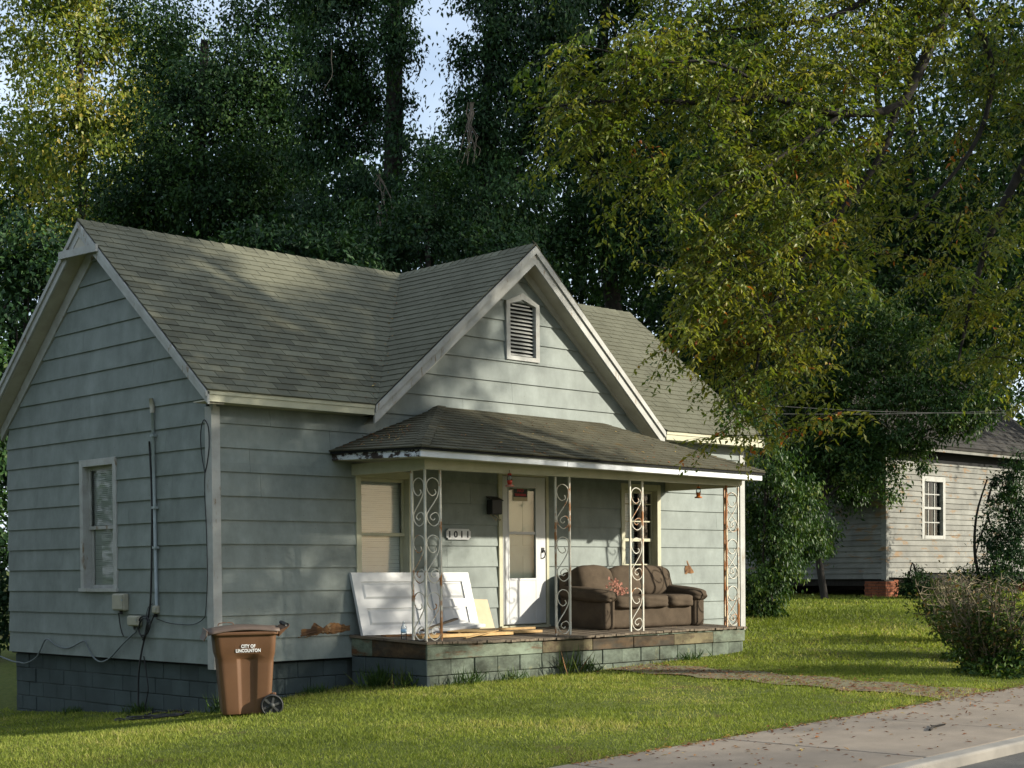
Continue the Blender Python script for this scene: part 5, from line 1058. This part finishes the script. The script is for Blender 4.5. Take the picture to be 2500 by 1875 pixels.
YE = [(1490, 230, 140, 85, 17.2, 1.1), (1390, 150, 55, 55, 17.1, 1.6), (1360, 262, 70, 22, 17, 1.6), (1440, 330, 110, 60, 17.2, 1.1), (1530, 390, 90, 60, 17.2, .8), (1590, 450, 45, 45, 17.2, 1.1), (1560, 130, 120, 60, 17.2, 1.0),
      (1690, 240, 150, 120, 17.4, 1.1), (1880, 200, 180, 150, 17.8, 1.1), (2080, 150, 150, 130, 18.2, 1.3), (1650, 90, 150, 50, 17.6, 1), (1900, 60, 200, 60, 18, 1.3), (2250, 80, 180, 90, 18.6, 1.2), (2420, 150, 120, 150, 19, 1.0), (1750, -20, 300, 60, 18, .9), (2200, -40, 300, 70, 18.6, 1.4), (3070, 545, 290, 250, 17.6, 1.4), (3040, 250, 280, 250, 17.9, .9), (3300, -90, 330, 260, 18.4, 1.1), (2800, -110, 230, 170, 21.5, 1.8), (2906, -59, 270, 200, 20.2, 1.8),  # rightmost clusters, out of view, added to shade wall and roof
      (1760, 400, 140, 100, 17.5, 1), (1930, 420, 170, 140, 17.9, 1.1), (2100, 400, 130, 120, 18.3, .8), (1690, 540, 100, 90, 17.3, .9), (1840, 580, 160, 130, 17.6, 1.15), (2020, 600, 120, 130, 18, .8),
      (1700, 680, 105, 90, 17.4, 1), (1830, 740, 150, 120, 17.6, 1.15), (1950, 760, 110, 120, 17.8, 1), (1720, 790, 100, 90, 17.4, .95), (1830, 880, 130, 100, 17.5, 1.1), (1940, 900, 90, 80, 17.7, .9), (1800, 960, 100, 70, 17.4, .9), (1900, 1000, 80, 40, 17.5, .7), (1800, 1040, 40, 45, 17.4, .7), (2010, 1000, 55, 25, 17.6, .6), (2080, 1030, 35, 20, 17.7, .5),
      (2200, 520, 120, 120, 18.6, .45), (2330, 640, 130, 110, 18.9, .6), (2420, 520, 90, 120, 19, .6), (2400, 760, 110, 90, 19, .7), (2440, 880, 60, 110, 19, .8), (2300, 760, 80, 60, 18.9, .45), (2180, 330, 100, 100, 18.4, .4), (2380, 380, 90, 60, 19, .35), (2470, 300, 60, 120, 19.1, .6),
      (2650, 200, 180, 230, 19.5, .5), (2700, 560, 180, 230, 19.6, .4), (2850, 350, 180, 230, 19.9, .3), (2780, -50, 250, 150, 19.6, .4), (2600, 850, 130, 120, 19.3, .4), (2500, -150, 300, 90, 19, .7), (2100, -150, 350, 80, 18.5, .8), (1750, -230, 330, 130, 17.8, 1.1), (2150, -330, 360, 150, 18.5, 1.4), (1500, -160, 200, 90, 17.3, .8), (2550, -380, 330, 150, 19.2, .8)]  # clusters above the view added to keep sun off the roof
Cs, As, Ns, Vs, Ls = [], [], [], [], []; tw = MB()
for (px, py, rx, ry, D, dn) in YE:
    s = D / 3734.4; c = at(px, py, D); nb_ = int(rx * ry * dn / 640) + 1
    d = unit(rng.normal(size=(nb_, 3))) * (rng.random(nb_) ** .4)[:, None]
    o_ = c + d[:, :1] * RV * rx * s + d[:, 1:2] * FV * min(rx, ry) * s + d[:, 2:] * UV * ry * s
    for p in o_:
        br = unit(-RV * random.gauss(.45, .7) + FV * random.gauss(0, .7) + np.array([0, 0, random.gauss(-.25, .45)])); bl = random.uniform(.6, 1.25); m_ = int(bl / .075); tb_ = (np.arange(m_) + .5) / m_
        cur = p + br * ((tb_ - .4) * bl)[:, None] + np.array([0, 0, -.35]) * ((tb_ ** 2) * bl)[:, None] * random.uniform(.3, 1.1)
        tone = random.gauss(-.02, .15); lsz = random.uniform(.75, 1.2); bs = unit(np.cross(br, np.array([0, 0, 1.])))
        tw.tube([tuple(cur[k]) for k in sorted({0, m_ // 3, 2 * m_ // 3, m_ - 1})], [.0065, .005, .0035, .002][:len({0, m_ // 3, 2 * m_ // 3, m_ - 1})], 3, False)
        for k in range(m_):
            sg = 1 if k % 2 else -1; dr_ = unit(br * .55 + bs * sg * random.uniform(.5, 1.1) + np.array([0, 0, random.gauss(-.3, .35)])); ln_ = random.uniform(.12, .30) * (1.15 - .5 * tb_[k]); nl = max(3, int(ln_ / .030)); tt_ = (np.arange(nl) + .6) / nl
            path = cur[k] + dr_ * (tt_ * ln_)[:, None] + np.array([0, 0, -.25]) * ((tt_ ** 2) * ln_)[:, None]; sd = unit(np.cross(dr_, np.array([0, 0, 1.]))); alt = np.where(np.arange(nl) % 2 == 0, 1, -1)[:, None]
            Cs.append(path); As.append(dr_ * .6 + sd * alt * .8 + np.array([0, 0, -.45]) + rng.normal(size=(nl, 3)) * .35); Ns.append(np.array([0, 0, 1.]) + rng.normal(size=(nl, 3)) * .55)
            Vs.append(np.clip(rng.normal(.53, .12, nl) + tone + (.08 if py > 640 else 0), 0, 1)); Ls.append(np.full(nl, lsz))
C_, A_, N_, v_ = map(np.concatenate, (Cs, As, Ns, Vs)); n = len(C_)
ls_ = np.concatenate(Ls); leaves_obj('crown', C_, A_, N_, .079 * ls_ * (.6 + .7 * rng.random(n)), .037 * ls_ * (.65 + .6 * rng.random(n)), v_, M['leafyel'], yt)
tw.build('twigs', M['bark'], yt)['kind'] = 'stuff'
# bare hanging vines and dead branches in the trees behind
def dead(label, px, py, D, hpx, n, spread, mt='deadvine', name='dead_branch'):
    q = MB(); 
    for i in range(n):
        a = random.uniform(-spread, spread); pts = [at(px + random.uniform(-8, 8), py, D)]
        for k in range(1, 6): pts.append(at(px + a * k / 5 + random.gauss(0, 6), py + hpx * random.uniform(.85, 1.1) * k / 5, D - .06 * k))
        q.tube([tuple(p) for p in pts], [.012, .010, .008, .007, .005, .003], 5)
    tag(q.build(name, M[mt]), label, 'branch', 'bare branches in the trees behind')
dead('pale bare dead branch hanging in the dark tree above the roof saddle', 925, 425, 34.5, 130, 5, 70)
dead('second pale dead branch lower down above the roof saddle', 930, 500, 34.3, 150, 4, 60)
dead('bundle of bare vines hanging right of the sky gap', 1150, 250, 33.5, 150, 9, 35)
dead('long bare vine drooping across the ivy covered trunk', 810, 120, 34.4, 130, 1, 30)
# overhead lines
for (a, b, sg, lb) in ((at(1795, 985, 27), at(2700, 1000, 33), .12, 'upper thin overhead cable crossing in front of the old white house'), (at(1835, 1010, 28), at(2700, 985, 38), .1, 'lower thin overhead cable fading into the tree at the right')):
    q = MB(); q.tube([tuple(a + (b - a) * k / 12 - np.array([0, 0, sg * math.sin(math.pi * k / 12)])) for k in range(13)], .0045, 5); tag(q.build('overhead_cable', M['wheelgrey']), lb, 'cable', 'overhead cables')

# ---------------------------------------------------------------- lawn
def blades(n, x0, x1, y0, y1, h, w, dens=None):
    x = rng.uniform(x0, x1, n); y = rng.uniform(y0, y1, n)
    hs = ((x > -.02) & (x < L + .02) & (y > -.0)) | ((x > PX0 - .02) & (x < PX1 + .02) & (y > -PD - .02) & (y < .05)) | (y < -6.78 + .05 * np.sin(x * 3.1) + .04 * np.sin(x * 11))
    pa = (np.abs(x - 5.62) < .36 + .16 * np.sin(y * 3)) & (y < -1.55) & (rng.random(n) < .68 + .25 * np.sin(y * 2.3 + 1))
    nz = np.sin(x * 1.7 + 2 * np.sin(y * 1.3)) + np.sin(y * 2.3 + 1.5 * np.sin(x * .9)) + .6 * np.sin(5.1 * x + 3 * y) 
    bare = (nz > np.where((x > 1.8) & (x < 5.2) & (y < -2.6) & (y > -5.6), .9, 1.4)) & (rng.random(n) < .75) & (x > 1.5)
    k = ~(hs | pa | bare); x, y, nz = x[k], y[k], nz[k]; n = len(x)
    hh = h * (.4 + .9 * rng.random(n) ** 1.5) * (1 + .15 * nz)
    C = np.stack([x, y, gz(x, y) - .008], 1); A = np.stack([rng.normal(0, .7, n), rng.normal(0, .7, n), np.ones(n)], 1); A = unit(A)
    v = np.clip(rng.normal(.42, .2, n) + .10 * nz + .12 * np.sin(.8 * x + 1.1 * y + 2 * np.sin(.7 * x)), 0, 1)
    for (ex, ey, rx, ry, dv) in ((3.2, -4.5, .8, .9, .38), (4.3, -3.7, .6, .8, .34), (2.2, -5.3, .5, .5, .25), (1.2, -3.4, .6, .9, -.22), (-1.2, -3.6, .8, .8, -.2), (.4, -5.6, .7, .5, .22), (5.0, -5.9, .6, .5, .25), (7.5, -3.2, .9, 1.2, -.18), (12, -1.2, 1.6, 1.0, .2), (15, 1.5, 2, 1.2, -.15), (9.2, -5.2, .9, .9, .4)):
        w_ = np.clip(1.2 - ((x - ex) / rx) ** 2 - ((y - ey) / ry) ** 2 + .5 * np.sin(7 * x + 3 * np.sin(5 * y)), 0, 1); v = v + dv * w_; hh = hh * (1 - .45 * w_ * (dv > .3)) * (1 + .25 * w_ * (dv < 0))
    v = np.clip(v + .12 * np.sin(6.3 * x + 2 * np.sin(4.1 * y)) * np.sin(5.2 * y + 1.5 * np.sin(3.7 * x)), 0, 1)
    return C, A, unit(rng.normal(size=(n, 3)) * np.array([1, 1, .2])), hh, w * (.7 + .6 * rng.random(n)), v
G = [blades(215000, -4.5, 7.5, -6.95, 1.0, .052, .0072), blades(26000, -4, 0, 1.0, 8, .06, .012), blades(42000, 7.5, 13, -6.9, 2.5, .07, .012), blades(60000, 10.3, 24, -3.5, 9.5, .085, .02), blades(14000, 24, 34, -4, 5, .09, .03)]
C_, A_, N_, l_, w_, v_ = [np.concatenate(z) for z in zip(*G)]
leaves_obj('grass', C_, A_, N_, l_, w_, v_, M['grass'], None, 'stuff')
# weeds at the foot of the walls
def weed(x, y, n, h, label, mt='leafglossy', wide=.012, sp=.12):
    t = empty('weed', (x, y, g1(x, y)), label, 'weed', 'weeds along the foot of the house'); C = np.stack([rng.normal(x, sp, n), rng.normal(y, sp * .5, n), np.zeros(n)], 1); C[:, 2] = gz(C[:, 0], C[:, 1]) - .01
    A = rng.normal(size=(n, 3)) * np.array([.5, .5, .1]) + np.array([0, 0, 1.]); leaves_obj('blades', C, A, rng.normal(size=(n, 3)) * np.array([1, 1, .1]), h * (.4 + .7 * rng.random(n)), wide * (.7 + .6 * rng.random(n)), np.clip(rng.normal(.5, .2, n), 0, 1), M['leafshrub' if 'straggly' in label or 'thin' in label else mt], t, 'stuff')
for (x, y, n, h, lb) in ((.05, -.22, 150, .30, 'tall grass weed behind the bin at the house corner'), (1.35, -.22, 120, .16, 'low leafy weed by the foundation left of the porch'), (1.93, -.75, 170, .34, 'bushy weed against the left side of the porch base'), (1.98, -1.25, 90, .30, 'thin weed at the porch corner'),
    (2.55, -1.68, 70, .26, 'small weed in front of the cracked porch blocks'), (3.4, -1.65, 60, .22, 'sparse weed along the porch blocks'), (4.42, -1.66, 34, .45, 'tall straggly weed in front of the second post'), (4.8, -1.64, 60, .28, 'weed beside the top of the walk'), (6.9, -1.66, 70, .2, 'weed in front of the porch below the sofa'), (-.06, 1.6, 130, .2, 'grassy weed beneath the utility boxes'), (-.06, 3.4, 110, .14, 'low weed at the back of the left wall'), (2.2, -.95, 60, .2, 'x')):
    if lb != 'x': weed(x, y, n, h, lb)
# fallen leaves
def litter(n, f, s=.05):
    P_ = [f() for _ in range(n)]; C = np.array([p[0] for p in P_]); nn = np.array([p[1] for p in P_]); n = len(C)
    a = rng.normal(size=(n, 3)); a -= nn * (a * nn).sum(1, keepdims=True) * .9
    return C + nn * .006, a, nn + rng.normal(size=(n, 3)) * .15, s * (.5 + .8 * rng.random(n)), s * .45 * (.5 + .8 * rng.random(n)), rng.random(n)
def on_walk():
    x = random.uniform(-1, 10); y = -6.85 - 2.0 * random.random() ** 1.7; return (x, y, zw(x) + .003), (0, 0, 1)
def on_path():
    y = random.uniform(-6.8, -1.7); x = 5.62 + random.gauss(0, .36); return (x, y, g1(x, y) + .022), (0, 0, 1)
def on_edge():
    x = random.uniform(-1, 9); y = -6.84 + random.gauss(0, .05); return (x, y, zw(x) + .004 if y < -6.8 else g1(x, y) + .01), (0, 0, 1)
def on_porch():
    u, v = random.random(), random.random() ** 1.4; p = (EFL.lerp(EFR, .1 + .9 * u)).lerp(TL.lerp(TR, u), v * .85); n_ = (EFR - EFL).cross(TL - EFL).normalized(); return tuple(p + n_ * .012), tuple(n_)
def on_left():
    u, v = random.random(), random.random() ** .6; p = BL.lerp(EFL, u * .7).lerp(TL, v * .5); n_ = (EFL - BL).cross(TL - BL).normalized(); return tuple(p + n_ * .012), tuple(n_)
def in_valley():
    s = random.random() ** 1.6; p = Vector((GL, -OE, ZE)).lerp(Vector((XC, W2, ZR)), s) + Vector((random.gauss(0, .08), 0, 0)); p.z = max(ZR - SM * abs(W2 - p.y), ZR - SC * abs(XC - p.x)) + .02; return tuple(p), (0, -.3, .9)
def on_floor():
    x = random.uniform(2.1, 8.3); y = random.uniform(-1.5, -.3); return (x, y, fz(y) + .006), (0, 0, 1)
def on_lawn():
    x = random.uniform(3, 14); y = random.uniform(-6.5, -1.7); return (x, y, g1(x, y) + .05), (0, 0, 1)
for nm, parts in (('fallen_leaves', [litter(620, on_walk, .06), litter(900, on_path, .055), litter(520, on_edge, .05), litter(120, on_porch, .05), litter(120, on_left, .045), litter(45, in_valley, .05), litter(60, on_floor, .035), litter(130, on_lawn, .05)]),):
    C_, A_, N_, l_, w_, v_ = [np.concatenate(z) for z in zip(*parts)]; leaves_obj(nm, C_, A_, N_, l_, w_, v_, M['litter'], None, 'stuff')
q = MB(); q.tube([(2.55, -8.1, zw(2.5) + .012), (2.75, -8.02, zw(2.7) + .02), (3.0, -8.0, zw(3) + .012)], [.012, .012, .007], 6); q.tube([(2.75, -8.02, zw(2.7) + .02), (2.9, -7.9, zw(2.9) + .01)], [.007, .004], 5)
tag(q.build('fallen_twig', M['bark']), 'dark twig lying on the pavement at the lower right', 'twig')

# ground ivy at the foot of the pruned shrubs
def ivy_patch(x, y, r_, h, n, label):
    t = empty('ground_ivy', (x, y, g1(x, y)), label, 'plant', 'ground ivy under the pruned shrubs'); a = rng.random(n) * 6.283; d = rng.random(n) ** .6 * r_
    C = np.stack([x + d * np.cos(a), y + d * np.sin(a), np.zeros(n)], 1); C[:, 2] = gz(C[:, 0], C[:, 1]) + h * rng.random(n) * (1 - d / r_ * .8)
    leaves_obj('foliage', C, rng.normal(size=(n, 3)) + np.array([0, 0, -.1]), rng.normal(size=(n, 3)) * .5 + np.array([0, 0, 1.]), .085 * (.5 + .8 * rng.random(n)), .055 * (.5 + .8 * rng.random(n)), rng.random(n), M['leafglossy'], t)
ivy_patch(8.2, -6.05, .75, .42, 1700, 'leafy green ground ivy below the nearest pruned shrub')
ivy_patch(9.5, -4.9, .6, .3, 900, 'low green ground ivy below the middle pruned shrub')
